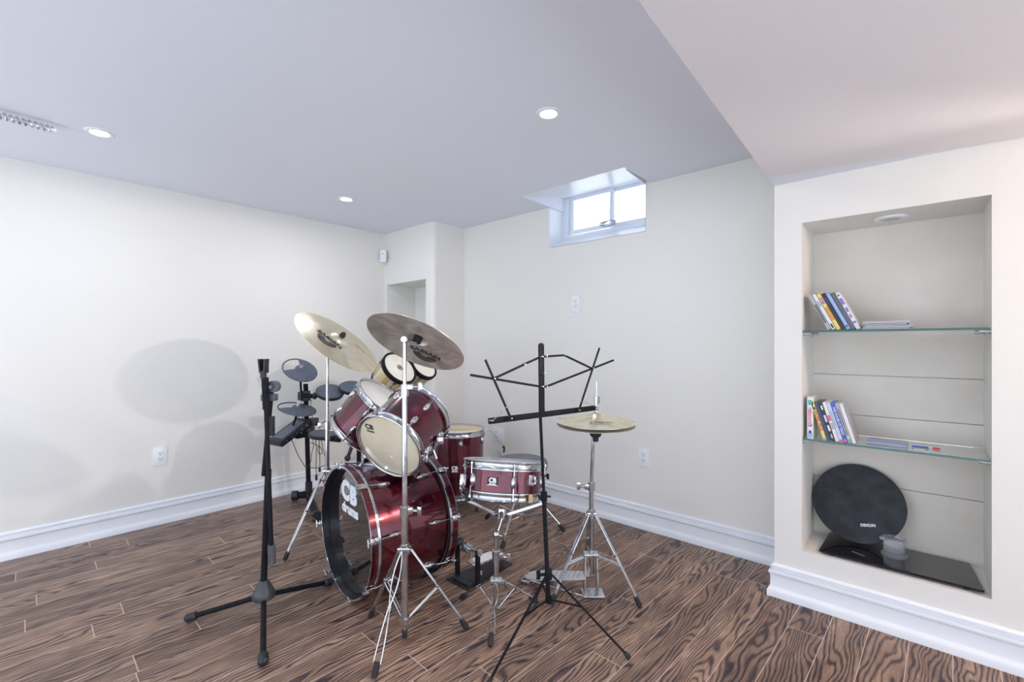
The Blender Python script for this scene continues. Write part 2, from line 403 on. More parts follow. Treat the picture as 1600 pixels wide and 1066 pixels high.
# right wall with the shelf niche
SX0, SX1, SZ0, SZ1, SYB = -0.404, 0.183, 0.232, 1.690, 2.69
b = MB('W'); xr = -0.512
for lo, hi in (((xr, YN, 0), (SX0, 3.0, 2.5)), ((SX1, YN, 0), (RR, 3.0, 2.5)), ((SX0, YN, 0), (SX1, 3.0, SZ0)), ((SX0, YN, SZ1), (SX1, 3.0, 2.5))):
    b.bb(lo, hi)
b.struct('wall_right', M['wall'])
b = MB('W')
for za, zc in ((SZ0, 0.504), (0.507, 0.818), (0.821, 1.005), (1.008, SZ1)): b.bb((SX0, SYB, za), (SX1, SYB+0.012, zc))
b.bb((SX0, SYB+0.012, SZ0), (SX1, 3.0, SZ1))
b.struct('wall_niche', M['niche'])
# soffit: bulkhead under the ceiling
b = MB('W'); zb = 1.868
b.prism([(-0.499, 2.21, zb), (0.259, 2.363, zb), (RR, 2.363, zb), (RR, FR, zb), (-0.24, FR, zb)], (0, 0, 0.40))
b.struct('ceiling_soffit', M['soffit'])
MB('W').prism([(-0.500, 2.19, 1.879), (-0.512, 2.40, 1.879), (RR, 2.40, 1.879), (RR, 2.30, 1.879), (0.2, 2.3, 1.879)], (0, 0, 0.02)).struct('trim_3', M['ceil'])
# baseboards
BP = [(0.0, 0.0), (0.026, 0.0), (0.026, 0.026), (0.022, 0.034), (0.016, 0.040), (0.014, 0.046), (0.014, 0.098), (0.019, 0.102), (0.021, 0.109), (0.019, 0.117), (0.006, 0.120), (0.005, 0.127), (0.013, 0.131), (0.013, 0.139), (0.005, 0.146), (0.0, 0.146)]
def baseboard(name, pts, nrm):
    """pts: corner points (x, y); nrm: outward direction per corner (mitred)"""
    b = MB('W'); n = len(BP); vs = []
    for (x, y), (nx, ny) in zip(pts, nrm):
        vs += [(x+nx*o, y+ny*o, z) for (o, z) in BP]
    fs = []
    for i in range(len(pts)-1):
        fs += [[i*n+k, i*n+(k+1) % n, (i+1)*n+(k+1) % n, (i+1)*n+k] for k in range(n)]
    fs += [list(range(n)), [(len(pts)-1)*n+k for k in range(n)]]
    b.add(vs, fs).struct(name, M['trim'], smooth=True)
baseboard('baseboard_left', [(XL, FR), (XL, YP)], [(1, 0), (1, -1)])
baseboard('baseboard_corner', [(XL, YP), (-2.965, YP), (-2.965, YB)], [(1, -1), (1, -1), (1, -1)])
baseboard('baseboard_back', [(-2.965, YB), (-0.512, YB)], [(1, -1), (-1, -1)])
baseboard('baseboard_right', [(-0.512, YB), (-0.512, YN), (RR, YN)], [(-1, -1), (-1, -1), (0, -1)])
# window
wn = MB('W')
z0, z1, yf = 1.958, 2.285, WYG-0.02
fw = 0.028
def ring(mb, x0, x1, za, zb_, y0, y1, wd, bev=0.002):
    mb.bb((x0, y0, za), (x0+wd, y1, zb_), bev); mb.bb((x1-wd, y0, za), (x1, y1, zb_), bev)
    mb.bb((x0+wd-0.003, y0+0.0007, za), (x1-wd+0.003, y1-0.0007, za+wd), bev); mb.bb((x0+wd-0.003, y0+0.0007, zb_-wd), (x1-wd+0.003, y1-0.0007, zb_), bev)
ring(wn, WX0-0.01, WX1+0.01, z0-0.05, z1+0.03, yf-0.01, yf+0.07, 0.060)
win = wn.struct('window_1', M['vinyl'])
mid = -1.645
s = MB('W'); ring(s, WX0+0.05, mid+0.02, z0+0.022, z1-0.022, yf+0.012, yf+0.032, 0.03); s.struct('sash', M['vinyl'], win)
s = MB('W'); ring(s, mid-0.02, WX1-0.04, z0+0.022, z1-0.022, yf+0.036, yf+0.056, 0.03); s.struct('sash', M['vinyl'], win)
MB('W').bb((WX0+0.075, yf+0.020, z0+0.047), (mid-0.005, yf+0.024, z1-0.047)).struct('pane', M['pane'], win)
MB('W').bb((mid+0.005, yf+0.044, z0+0.047), (WX1-0.065, yf+0.048, z1-0.047)).struct('pane', M['pane'], win)
MB('W').bb((WX0+0.058, yf+0.002, z0+0.08), (WX0+0.070, yf+0.014, z0+0.13), 0.003).struct('latch', M['white'], win)
# ------------------------------------------------------------------ fixtures on walls and ceiling
PLAB = ['lit recessed ceiling light nearest the basement window', 'lit recessed ceiling light nearest the room corner', 'lit recessed ceiling light at the far left, beside the ribbed tube']
for i in range(3):
    x, y = POTS[i]
    t = thing('recessed_light', PLAB[i], 'ceiling light', (x, y, CEIL-0.006), 'W', 'recessed ceiling lights')
    MB('W').lathe((x, y, CEIL), (0, 0, -1), [(0.036, 0.0), (0.036, 0.004), (0.040, 0.006), (0.052, 0.004), (0.055, 0.0)], 40).part('trim_ring', t, M['white'])
    MB('W').lathe((x, y, CEIL+0.001), (0, 0, -1), [(0.0, 0.004), (0.036, 0.004)], 32).part('diffuser', t, M['emit'])
# unlit pots in the two niches
def dead_pot(x, y, z, label):
    t = thing('recessed_light', label, 'ceiling light', (x, y, z-0.01), 'W')
    MB('W').lathe((x, y, z), (0, 0, -1), [(0.032, 0.0), (0.034, 0.008), (0.044, 0.010), (0.056, 0.006), (0.058, 0.0)], 40).part('trim_ring', t, M['trim'])
    MB('W').lathe((x, y, z), (0, 0, -1), [(0.0, 0.004), (0.014, 0.006), (0.020, 0.004), (0.024, 0.009), (0.030, 0.009), (0.033, 0.002)], 32).part('bulb', t, M['offlamp'])
dead_pot(-0.105, 2.54, SZ1, 'unlit round recessed light in the top of the right shelf niche')
dead_pot(-3.20, 2.52, NZ1, 'small unlit recessed light in the top of the corner niche')

def outlet(c, nx, label, gang=1, rot90=False):
    """c: centre on the wall; nx: wall normal; plate 74 x 118 mm per gang"""
    n = Vector(nx); up = V(0, 0, 1); r = up.cross(n).normalized()
    w_ = 0.072+0.046*(gang-1); h_ = 0.118
    t = thing('wall_outlet', label, 'outlet', c, 'W', 'wall outlets')
    c = Vector(c)
    MB('W').box(c+n*0.003, (w_, 0.006, h_), (r, n, up), 0.002).part('cover_plate', t, M['white'])
    for g in range(gang):
        cc = c+r*((g-(gang-1)/2)*0.046)
        MB('W').box(cc+n*0.0065, (0.034, 0.004, 0.068), (r, n, up), 0.0012).part('receptacle', t, M['print'])
        if g == 0 or gang == 1:
            b = MB('W')
            for dz in (0.018, -0.016):
                b.box(cc+n*0.0088+r*0.0065+up*(dz+0.003), (0.002, 0.001, 0.009), (r, n, up))
                b.box(cc+n*0.0088-r*0.0065+up*(dz+0.003), (0.002, 0.001, 0.008), (r, n, up))
                b.lathe(cc+n*0.0085+up*(dz-0.008), n, [(0.0, 0.0008), (0.0026, 0.0008)], 10)
            b.part('slots', t, M['badge'])
outlet(PX(250, 713, XL), (1, 0, 0), 'white outlet on the left wall, above the baseboard')
outlet(PW(900, 475, YB), (0, -1, 0), 'white outlet high on the back wall, under the window')
outlet(PW(1006, 715, YB), (0, -1, 0), 'white outlet low on the back wall, right of the hi-hat')
outlet(PW(779, 679, YB), (0, -1, 0), 'white double outlet plate behind the floor tom and snare', 2)
# motion detector in the corner
c = PX(592, 400, XL+0.03); c = V(XL+0.045, YP-0.045, c.z)
n = V(1, -1, 0).normalized(); r = V(0, 0, 1).cross(n)
t = thing('motion_detector', 'small white motion detector high in the far room corner', 'motion detector', c-n*0.02, 'W')
MB('W').box(c, (0.058, 0.044, 0.105), (r, n, V(0, 0, 1)), 0.012).part('housing', t, M['white'])
MB('W').box(c+n*0.021+V(0, 0, -0.014), (0.042, 0.008, 0.048), (r, n, V(0, 0, 1)), 0.003).part('lens', t, M['offlamp'].copy() if False else M['vinyl'])
MB('W').box(c+n*0.0225+V(0, 0, 0.02), (0.016, 0.002, 0.004), (r, n, V(0, 0, 1))).part('indicator', t, M['badge'])
# ribbed spiral tube under the ceiling, top left
a = R3 @ PZ(82, 203, 2.125); bdir = (R3 @ PZ(0, 181, 2.125))-a; bdir.z = 0; bdir.normalize()
L = 0.75; pts = []
t = thing('ribbed_tube', 'pale ribbed spiral tube running under the ceiling at the top left', 'tube', a, 'W')
u = bdir; vv = V(0, 0, 1); ww = u.cross(vv)
for i in range(0, 40*18+1):
    th = 2*math.pi*i/18; pts.append(a+u*(L*i/(40*18))+(vv*math.cos(th)+ww*math.sin(th))*0.013)
MB('W').tube(pts, 0.0036, 6).part('spiral', t, M['steel'])
MB('W').cyl(a-u*0.012, a+u*L, 0.0085, seg=12).part('core', t, M['cord'])
MB('W').cyl(a+V(0, 0, 0.024)-u*0.10, a+V(0, 0, 0.024)+u*L, 0.0015, seg=6).part('wire', t, M['cord'])
for k in (0.02, 0.35, 0.7): MB('W').cyl(a+u*k, a+u*k+V(0, 0, 0.0275), 0.003, seg=8).part('bracket', t, M['cord'])
# coiled white cable lying on the window sill
c = PW(950, 350, 2.80); pts = []
for i in range(150):
    th = i*0.36; pts.append(c+V(0.052*math.cos(th)*(1+0.25*math.sin(i*0.31)), 0.014*math.sin(th*0.37), 0.018*math.sin(th)*(1+0.3*math.cos(i*0.23))+0.004))
pts += [c+V(0.01, 0.01, 0.03), c+V(0.004, 0.015, 0.09), c+V(0.012, 0.02, 0.15), c+V(0.02, 0.03, 0.26)]
MB('W').tube(pts, 0.0022, 6).solo('coiled_cable', M['greycord'], 'small tangle of pale cable hanging in front of the basement window', 'cable')

# ------------------------------------------------------------------ shelf niche
def shelf(z, label):
    t = thing('glass_shelf', label, 'shelf', ((SX0+SX1)/2, 2.54, z-0.008), 'W', 'glass shelves in the niche')
    MB('W').bb((SX0+0.004, 2.395, z-0.008), (SX1-0.004, 2.655, z)).part('glass_panel', t, M['glass'], smooth=False)
    MB('W').bb((SX0+0.004, 2.3925, z-0.008), (SX1-0.004, 2.3950, z)).part('front_edge', t, M['glassedge'], 'dark green polished glass edge', smooth=False)
    for x, s in ((SX0, 1), (SX1, -1)):
        for y in (2.42, 2.62):
            b = MB('W'); b.cyl((x, y, z-0.014), (x+s*0.03, y, z-0.014), 0.006, seg=14); b.cyl((x, y, z-0.014), (x+s*0.004, y, z-0.014), 0.010, seg=14)
            b.part('support_peg', t, M['steel'])
ZU, ZL = 1.212, 0.731
shelf(ZU, 'upper glass shelf in the right niche')
shelf(ZL, 'lower glass shelf in the right niche')

def case(name, cat, x, y, z, ang, hgt, thk, dep, col, spine, label, group, art=None, tape=False, clear=False):
    """leaning box with its spine to the room; x = front bottom right corner, leaning left by ang"""
    X = V(math.cos(ang), 0, math.sin(ang)); Z = V(-math.sin(ang), 0, math.cos(ang)); Y = V(0, 1, 0)
    o = V(x, y, z)            # bottom right front corner touches the shelf
    # lean to the left: lowest corner is the right one when ang < 0, here the case rests on its left-bottom corner
    c = o+Z*(hgt/2)-X*(thk/2)
    c.z += max(0, math.sin(ang)*thk)
    t = thing(name, label, cat, V(c.x, c.y+dep/2, z), 'W', group)
    MB('W').box(c+Y*(dep/2), (thk, dep, hgt), (X, Y, Z), 0.0015).part('case', t, col)
    b = MB('W'); b.box(c-Y*0.0006, (thk*0.86, 0.0012, hgt*0.985), (X, Y, Z)); b.part('spine', t, spine)
    if art:
        for (txt, size, off, col2, bold) in art:
            if txt is None:      # colour patch: size = (w, h)
                MB('W').box(c-Y*0.0016+Z*off, (thk*0.8*size[0], 0.0008, size[1]), (X, Y, Z)).part('artwork', t, col2)
            else:
                text_mb(txt, size, c-Y*0.0022+Z*off, -Z, X, 'W', bold, 0.0).part('lettering', t, col2)
    return t
cBK = cmat((0.015, 0.014, 0.022)); cWH = cmat((0.78, 0.78, 0.80)); cGR = cmat((0.42, 0.42, 0.45)); cYE = cmat((0.80, 0.66, 0.16)); cLB = cmat((0.30, 0.47, 0.80))
cBL = cmat((0.03, 0.11, 0.62)); cPU = cmat((0.25, 0.16, 0.60)); cOR = cmat((0.78, 0.22, 0.06)); cRD = cmat((0.72, 0.04, 0.08)); cTE = cmat((0.05, 0.42, 0.40)); cLV = cmat((0.58, 0.62, 0.80)); cPK = cmat((0.75, 0.12, 0.25)); cNV = cmat((0.03, 0.05, 0.14)); cCR = cmat((0.80, 0.74, 0.58)); cDG = cmat((0.12, 0.13, 0.15))
an = math.radians(25.5); hh = 0.176; th_ = 0.0148; x0 = -0.299; dx = 0.0170
UP = 'cases leaning on the upper niche shelf'
up = [(cGR, cGR, 'grey case at the left end of the upper shelf stack', [(None, (0.7, 0.09), -0.01, cDG, 0)]),
      (cBK, cWH, 'white-spined case second from the left on the upper shelf', [(None, (0.5, 0.02), -0.07, cBK, 0), (None, (0.6, 0.03), 0.04, cGR, 0)]),
      (cYE, cYE, 'yellow case with orange spine lettering on the upper shelf', [('BREAKER', 0.016, -0.012, cOR, 0.0006), (None, (0.8, 0.016), 0.045, cPU, 0), (None, (0.8, 0.012), 0.062, cPK, 0)]),
      (cBK, cBK, 'black case beside the yellow case on the upper shelf', [(None, (0.8, 0.035), 0.05, cmat((0.06, 0.02, 0.10)), 0)]),
      (cBK, cLB, 'light blue case on the upper shelf', [(None, (0.6, 0.008), -0.072, cNV, 0)]),
      (cBK, cDG, 'plain black case right of the light blue case', []),
      (cWH, cWH, 'purple and white patterned case at the right end of the upper stack', [(None, (0.9, 0.03), 0.045, cPU, 0), (None, (0.7, 0.02), 0.005, cPU, 0), (None, (0.5, 0.018), -0.025, cPU, 0), (None, (0.9, 0.01), -0.055, cPU, 0), (None, (0.8, 0.008), -0.072, cCR, 0), (None, (0.6, 0.01), 0.075, cPU, 0)])]
for i, (c1, c2, lab, art) in enumerate(up):
    case('media_case', 'disc case', x0+dx*i, 2.42, ZU, an, hh, th_, 0.13, c1, c2, lab, UP, art)
# flat magazines
MG = 'magazines stacked on the upper shelf'
for i, (xa, xb, cc, tilt, lab) in enumerate([(-0.190, 0.020-0.06, cGR, 0.0, 'grey magazine at the bottom of the upper shelf pile'), (-0.185, -0.035, cLV, 0.02, 'bluish magazine second from the bottom of the upper shelf pile'),
                              (-0.189, -0.050, cDG, -0.02, 'dark magazine second from the top of the upper shelf pile'), (-0.192, -0.045, cWH, 0.03, 'white magazine on top of the upper shelf pile')]):
    zc = ZU+0.0042+i*0.0084
    t = thing('magazine', lab, 'magazine', ((xa+xb)/2, 2.50, zc-0.004), 'W', MG)
    ax = (V(math.cos(tilt), math.sin(tilt), 0), V(-math.sin(tilt), math.cos(tilt), 0), V(0, 0, 1))
    MB('W').box(((xa+xb)/2, 2.505, zc), (xb-xa, 0.185, 0.0058), ax).part('pages', t, cGR, smooth=False)
    b = MB('W'); b.box(((xa+xb)/2, 2.505, zc+0.0034), (xb-xa+0.002, 0.188, 0.001), ax); b.box(((xa+xb)/2, 2.505, zc-0.0034), (xb-xa+0.002, 0.188, 0.001), ax); b.part('cover', t, cc, smooth=False)
# lower shelf
LOW = 'cases standing on the lower niche shelf'
case('video_tape', 'video tape', -0.364, 2.41, ZL, 0.0, 0.186, 0.024, 0.10, cWH, cWH, 'white upright tape with red spine lettering at the left of the lower shelf', LOW,
     [('rebound', 0.022, 0.008, cRD, 0.0003), (None, (0.7, 0.022), 0.068, cTE, 0), (None, (0.75, 0.008), -0.035, cPU, 0), (None, (0.9, 0.020), -0.075, cLB, 0), (None, (0.5, 0.012), -0.062, cNV, 0)])
an2 = math.radians(16.5); x1 = -0.314
lo = [(cYE, cYE, 'yellow case with red-brown spine lettering on the lower shelf', [('PAPER ACE', 0.018, 0.0, cmat((0.55, 0.10, 0.04)), 0.0006), (None, (0.9, 0.012), 0.055, cNV, 0), (None, (0.8, 0.01), -0.08, cGR, 0)]),
      (cNV, cNV, 'navy black case beside the yellow case on the lower shelf', []),
      (cBK, cBK, 'black case with pale patches on its spine on the lower shelf', [(None, (0.6, 0.018), 0.06, cCR, 0), (None, (0.8, 0.03), 0.012, cLV, 0), (None, (0.7, 0.025), -0.03, cWH, 0), (None, (0.6, 0.018), -0.065, cGR, 0)]),
      (cWH, cWH, 'white case with a red block on its spine on the lower shelf', [(None, (0.9, 0.026), 0.016, cPK, 0), (None, (0.9, 0.028), -0.02, cGR, 0), (None, (0.5, 0.012), 0.055, cCR, 0)]),
      (cLV, cLV, 'pale lavender case on the lower shelf', [(None, (0.4, 0.07), 0.01, cGR, 0), (None, (0.9, 0.01), -0.08, cPK, 0)]),
      (cBL, cBL, 'bright blue case with white spine lettering on the lower shelf', [('THE HOUSE OF TEAM', 0.0125, 0.008, cWH, 0.0003), (None, (0.9, 0.012), -0.078, cPK, 0)]),
      (cGR, cGR, 'grey case with dark edges on the lower shelf', [(None, (0.2, 0.12), 0.0, cBK, 0), (None, (0.5, 0.012), -0.06, cWH, 0), (None, (0.6, 0.01), -0.078, cTE, 0)]),
      (M['clear'], cWH, 'clear-cased disc at the right end of the lower shelf stack', [(None, (0.5, 0.006), -0.06, cYE, 0)])]
for i, (c1, c2, lab, art) in enumerate(lo):
    case('media_case', 'disc case', x1+0.0148*i, 2.41, ZL, an2, 0.172, 0.0135, 0.13, c1, c2, lab, LOW, art)
t = thing('flat_disc_case', 'blue clear case lying flat on the lower shelf', 'disc case', (-0.115, 2.50, ZL), 'W')
MB('W').box((-0.115, 2.505, ZL+0.0065), (0.135, 0.12, 0.012), None, 0.002).part('case', t, M['clear'])
MB('W').box((-0.115, 2.505, ZL+0.0065), (0.125, 0.11, 0.006), None, 0).part('insert', t, cLB)
b = MB('W'); a1 = V(-0.035, 2.49, ZL+0.004); d1 = V(0.99, 0.12, 0).normalized()
t = thing('pencil', 'blue and red pencil lying on the lower glass shelf', 'pencil', a1, 'W')
MB('W').cyl(a1, a1+d1*0.05, 0.0035, seg=6).part('barrel', t, cBL)
MB('W').cyl(a1+d1*0.05, a1+d1*0.062, 0.0035, 0.0032, seg=6).part('grip', t, cWH)
MB('W').cyl(a1+d1*0.062, a1+d1*0.085, 0.0036, 0.0034, seg=6).part('end_cap', t, cRD)
MB('W').box((-0.012, 2.452, ZL+0.0009), (0.035, 0.02, 0.0014)).solo('paper_slip', cCR, 'small cream and orange paper slip on the lower glass shelf', 'paper')
# tv foot: black glass plate with clear neck
zt = SZ0
t = thing('television_base', 'black glass television base with a clear neck on the niche floor', 'tv stand', (-0.09, 2.53, zt), 'W')
zp = zt+0.010
MB('W').prism([(-0.342, 2.405, zp), (0.166, 2.405, zp), (0.142, 2.668, zp), (-0.335, 2.668, zp)], (0, 0, 0.008)).part('glass_plate', t, M['bglass'], smooth=False)
for x in (-0.30, 0.12):
    for y in (2.43, 2.64): MB('W').cyl((x, y, zt), (x, y, zp), 0.010, seg=16).part('foot', t, M['rubber'])
nc = V(-0.094, 2.555, zp+0.008)
MB('W').lathe(nc, (0, 0, 1), [(0.0, 0.0), (0.046, 0.0), (0.046, 0.006), (0.040, 0.010), (0.036, 0.014), (0.036, 0.062), (0.040, 0.064), (0.040, 0.074), (0.030, 0.076), (0.028, 0.066), (0.0, 0.064)], 40).part('neck', t, M['clear'])
b = MB('W')
for k in range(4):
    a_ = k*math.pi/2+0.5; b.box(nc+V(math.cos(a_)*0.042, math.sin(a_)*0.042, 0.069), (0.018, 0.016, 0.012), (V(math.cos(a_), math.sin(a_), 0), V(-math.sin(a_), math.cos(a_), 0), V(0, 0, 1)), 0.003)
b.part('mounting_tab', t, M['clear'])
MB('W').box((-0.21, 2.47, zp+0.0083), (0.05, 0.012, 0.0006), (V(0.9, -0.43, 0), V(0.43, 0.9, 0), V(0, 0, 1))).part('sticker', t, cDG)
# round practice mat
ln = math.radians(16); cN = V(0, -math.cos(ln), math.sin(ln)); upv = V(0, math.sin(ln), math.cos(ln)); rx = V(1, 0, 0)
mc = V(-0.225, 2.622, 0.257+0.173*math.cos(ln)+0.002)
t = thing('practice_mute_pad', 'large round black rubber drum mute leaning at the back of the right niche', 'drum mute', V(mc.x, mc.y, zt+0.018), 'W')
MB('W').lathe(mc, cN, [(0.0, 0.0), (0.172, 0.0), (0.173, 0.002), (0.173, 0.006), (0.171, 0.008), (0.0, 0.008)], 72).part('pad', t, noisy(mat('mute_rubber', (0.02, 0.025, 0.035), 0.6), (0.010, 0.011, 0.018), (0.032, 0.036, 0.045), 18, 6, 0.3, 200))
text_mb('DIXON', 0.0165, mc+cN*0.0083+rx*0.040-upv*0.088, V(1, 0, 0)*math.cos(0.2)+upv*math.sin(0.2), upv*math.cos(0.2)-rx*math.sin(0.2), 'W', 0.0007, 0.0004).part('lettering', t, M['print'])

# ------------------------------------------------------------------ drums
def frame_of(n, hint=(0, 0, 1)):
    return basis(n, hint)
def rim_pt(C, n, r, ang, h=0.0):
    a, b, n = basis(n)
    return Vector(C)+n*h+(a*math.cos(ang)+b*math.sin(ang))*r
def rim_dir(n, ang):
    a, b, n = basis(n); return a*math.cos(ang)+b*math.sin(ang)
def oval_lug(mb, c, n, out, L=0.055, w_=0.017, t_=0.016):
    """oval chrome lug casing lying along n, standing off along out"""
    side = Vector(n).cross(out).normalized(); vs = []; fs = []; R_, S_ = 14, 5
    for i in range(S_):
        f = i/(S_-1); k = math.cos(f*math.pi/2*0.92)
        for j in range(R_):
            th = 2*math.pi*j/R_
            vs.append(Vector(c)+Vector(n)*(L/2*k*math.cos(th))+side*(w_/2*k*math.sin(th))+Vector(out)*(t_*math.sin(f*math.pi/2*0.92)))
    for i in range(S_-1):
        for j in range(R_):
            j2 = (j+1) % R_; fs.append([i*R_+j, i*R_+j2, (i+1)*R_+j2, (i+1)*R_+j])
    fs.append([(S_-1)*R_+j for j in range(R_)]); fs.append([j for j in range(R_)][::-1])
    mb.add(vs, fs)
def drum(t, C, n, r, L, nl, ph, mode='two', hoop_h=0.030, shell=None, top_mat=None, bot_mat=None, hoop_mat=None):
    """C: centre of the bottom rim; n: axis to the top; r: hoop radius; L: rim to rim"""
    C = Vector(C); n = Vector(n).normalized(); rs = r-0.011
    hm = hoop_mat or M['chrome']
    MB().lathe(C, n, [(rs-0.006, 0.012), (rs, 0.012), (rs, L-0.012), (rs-0.006, L-0.012)], 72).part('shell', t, shell or M['red'])
    def hoop(o, d):
        return MB().lathe(o, d, [(r-0.008, -0.002), (r-0.003, -0.004), (r, -0.002), (r-0.001, 0.0), (r-0.005, 0.002), (r-0.006, 0.006), (r-0.006, hoop_h-0.010), (r-0.003, hoop_h-0.006), (r+0.001, hoop_h-0.003), (r+0.001, hoop_h), (r-0.010, hoop_h), (r-0.010, 0.0)], 72, closed=True)
    hoop(C, n).part('bottom_hoop', t, hm)
    hoop(C+n*L, -n).part('top_hoop', t, hm)
    MB().lathe(C+n*0.006, -n, [(0, 0), (r-0.016, 0.0), (r-0.011, -0.003)], 64).part('resonant_head', t, bot_mat or M['headclear'])
    MB().lathe(C+n*(L-0.006), n, [(0, 0), (r-0.016, 0.0), (r-0.011, -0.003)], 64).part('batter_head', t, top_mat or M['headclear'])
    for k in range(nl):
        a_ = ph+2*math.pi*k/nl; out = rim_dir(n, a_)
        if mode == 'center':
            p = C+n*(L/2)+out*(rs-0.001); b = MB(); oval_lug(b, p, n, out, 0.060, 0.023, 0.017)
            lg = b.part('lug', t, M['chrome'])
            for s_ in (-1, 1):
                b = MB(); e = C+n*(L/2)+n*s_*(L/2-0.006)+out*(r+0.0035); q = C+n*(L/2)+n*s_*0.024+out*(rs+0.012)
                b.cyl(q, e, 0.0026, seg=8); b.cyl(e-n*s_*0.006, e+n*s_*0.004, 0.005, seg=8); b.part('tension_rod', lg, M['chrome'])
        else:
            for s_ in (-1, 1):
                base = C if s_ < 0 else C+n*L; inw = n if s_ < 0 else -n
                p = base+inw*0.075+out*(rs-0.001); b = MB(); oval_lug(b, p, n, out, 0.056, 0.027, 0.016)
                lg = b.part('lug', t, M['chrome'])
                b = MB(); e = base+inw*0.010+out*(r+0.0035); q = base+inw*0.066+out*(rs+0.010)
                b.cyl(q, e, 0.0026, seg=8); b.cyl(e+inw*0.010, e-inw*0.004, 0.005, seg=8); b.box(e+inw*0.016, (0.012, 0.008, 0.012), (out, n.cross(out), n), 0.001)
                b.part('tension_rod', lg, M['chrome'])
def badge(t, C, n, rs, L, ang, hfrac, wd=0.034, ht=0.026):
    n = Vector(n).normalized(); out = rim_dir(n, ang); side = n.cross(out).normalized()
    c = Vector(C)+n*(L*hfrac)+out*(rs+0.0015)
    bd = MB().box(c, (wd, 0.003, ht), (side, out, n), 0.001).part('badge', t, M['badge'])
    f = c+out*0.0016
    b = text_mb('CB', ht*0.78, f+n*(ht*0.12), side, n, 'C', 0.0012, 0.0002)
    text_mb('drums', ht*0.36, f-n*(ht*0.30), side, n, 'C', 0.0004, 0.0002, mb=b)
    b.box(f-n*(ht*0.46), (wd*0.98, 0.001, ht*0.07), (side, out, n)); b.part('lettering', bd, M['print'])
def ang_toward(n, target):
    a, b, n = basis(n); t_ = Vector(target); return math.atan2(t_.dot(b), t_.dot(a))

# bass drum
BC = V(-0.766, 2.10, 0.297); BN = V(0.750, 0.661, 0).normalized(); BR = 0.295; BL = 0.425
t = thing('bass_drum', 'large wine red bass drum with a glossy black front head, lying on its side', 'bass drum', (BC.x+BN.x*BL/2, BC.y+BN.y*BL/2, 0))
a_, b_, _n = basis(BN)
MB().lathe(BC, BN, [(0.270, 0.045), (0.279, 0.045), (0.279, BL-0.045), (0.270, BL-0.045)], 96).part('shell', t, M['red'])
for nm, o, d in (('front_hoop', BC, BN), ('rear_hoop', BC+BN*BL, -BN)):
    hp = MB().lathe(o, d, [(0.284, 0.0), (0.293, 0.0), (0.295, 0.002), (0.295, 0.044), (0.284, 0.044)], 96, closed=True).part(nm, t, M['red'])
    MB().lathe(o, d, [(0.2955, 0.030), (0.2968, 0.031), (0.2968, 0.040), (0.2955, 0.041)], 96, closed=True).part('inlay_band', hp, M['chrome'])
    MB().lathe(o, d, [(0.2955, 0.0405), (0.2962, 0.041), (0.2962, 0.046), (0.284, 0.046)], 96, caps=False).part('edge_band', hp, M['hoopblack'])
    MB().lathe(o, d, [(0.2865, -0.001), (0.294, -0.001), (0.2945, 0.0005), (0.286, 0.0005)], 96, closed=True).part('hoop_rim', hp, M['chrome'])
    MB().lathe(o, d, [(0.2838, 0.0005), (0.2838, 0.034), (0.270, 0.034), (0.270, 0.042)], 96, caps=False).part('inner_lining', hp, M['hoopblack'])
fh = MB().lathe(BC+BN*0.036, -BN, [(0, 0), (0.268, 0.0), (0.280, -0.002)], 96).part('front_head', t, M['headblack'])
MB().lathe(BC+BN*(BL-0.036), BN, [(0, 0), (0.268, 0.0), (0.280, -0.002)], 96).part('batter_head', t, M['headwhite'])
# logo, upper middle of the front head
ex = V(0.661, -0.750, 0); ey = V(0, 0, 1)
lc = BC+BN*0.0355
b = MB()
c1 = lc+ex*(-0.030)+ey*0.150
text_mb('C', 0.118, c1+ex*-0.040+ey*0.012, ex, ey, 'C', 0.008, 0.0006, mb=b, sx=1.12)
text_mb('B', 0.108, c1+ex*0.050+ey*0.006, ex, ey, 'C', 0.008, 0.0008, mb=b, sx=1.15)
text_mb('drums', 0.060, c1+ex*0.012+ey*-0.066, ex, ey, 'C', 0.0040, 0.0006, mb=b, sx=1.2)
b.part('lettering', fh, M['print'], 'white lettering on the front head')
# claws, T rods and lugs
for k in range(8):
    for s_, o, d in ((0, BC, BN), (1, BC+BN*BL, -BN)):
        an_ = math.radians(9)+k*math.pi/4
        out = ex*math.cos(an_)+ey*math.sin(an_); side = d.cross(out).normalized()
        b = MB(); p = o+out*(0.279)+d*0.115
        oval_lug(b, p, BN, out, 0.062, 0.022, 0.018); lg = b.part('lug', t, M['chrome'])
        b = MB(); e = o+out*0.307-d*0.020
        b.cyl(p+out*0.012-d*0.020, e, 0.0028, seg=8); b.cyl(p+out*0.012-d*0.02, p+out*0.012-d*0.036, 0.006, 0.004, seg=8)
        if k in (3, 4, 5, 6, 2) or s_ == 0: b.cyl(e-side*0.016, e+side*0.016, 0.0036, seg=8)
        b.part('tension_rod', lg, M['chrome'])
        b = MB()
        b.box(o+out*0.3015+d*0.012, (0.008, 0.026, 0.040), (out, side, d), 0.002)
        b.box(o+out*0.291-d*0.0035, (0.026, 0.030, 0.005), (out, side, d), 0.002)
        b.box(o+out*0.3065+d*0.000, (0.010, 0.014, 0.012), (out, side, d), 0.002)
        b.part('claw_hook', lg, M['chrome'])
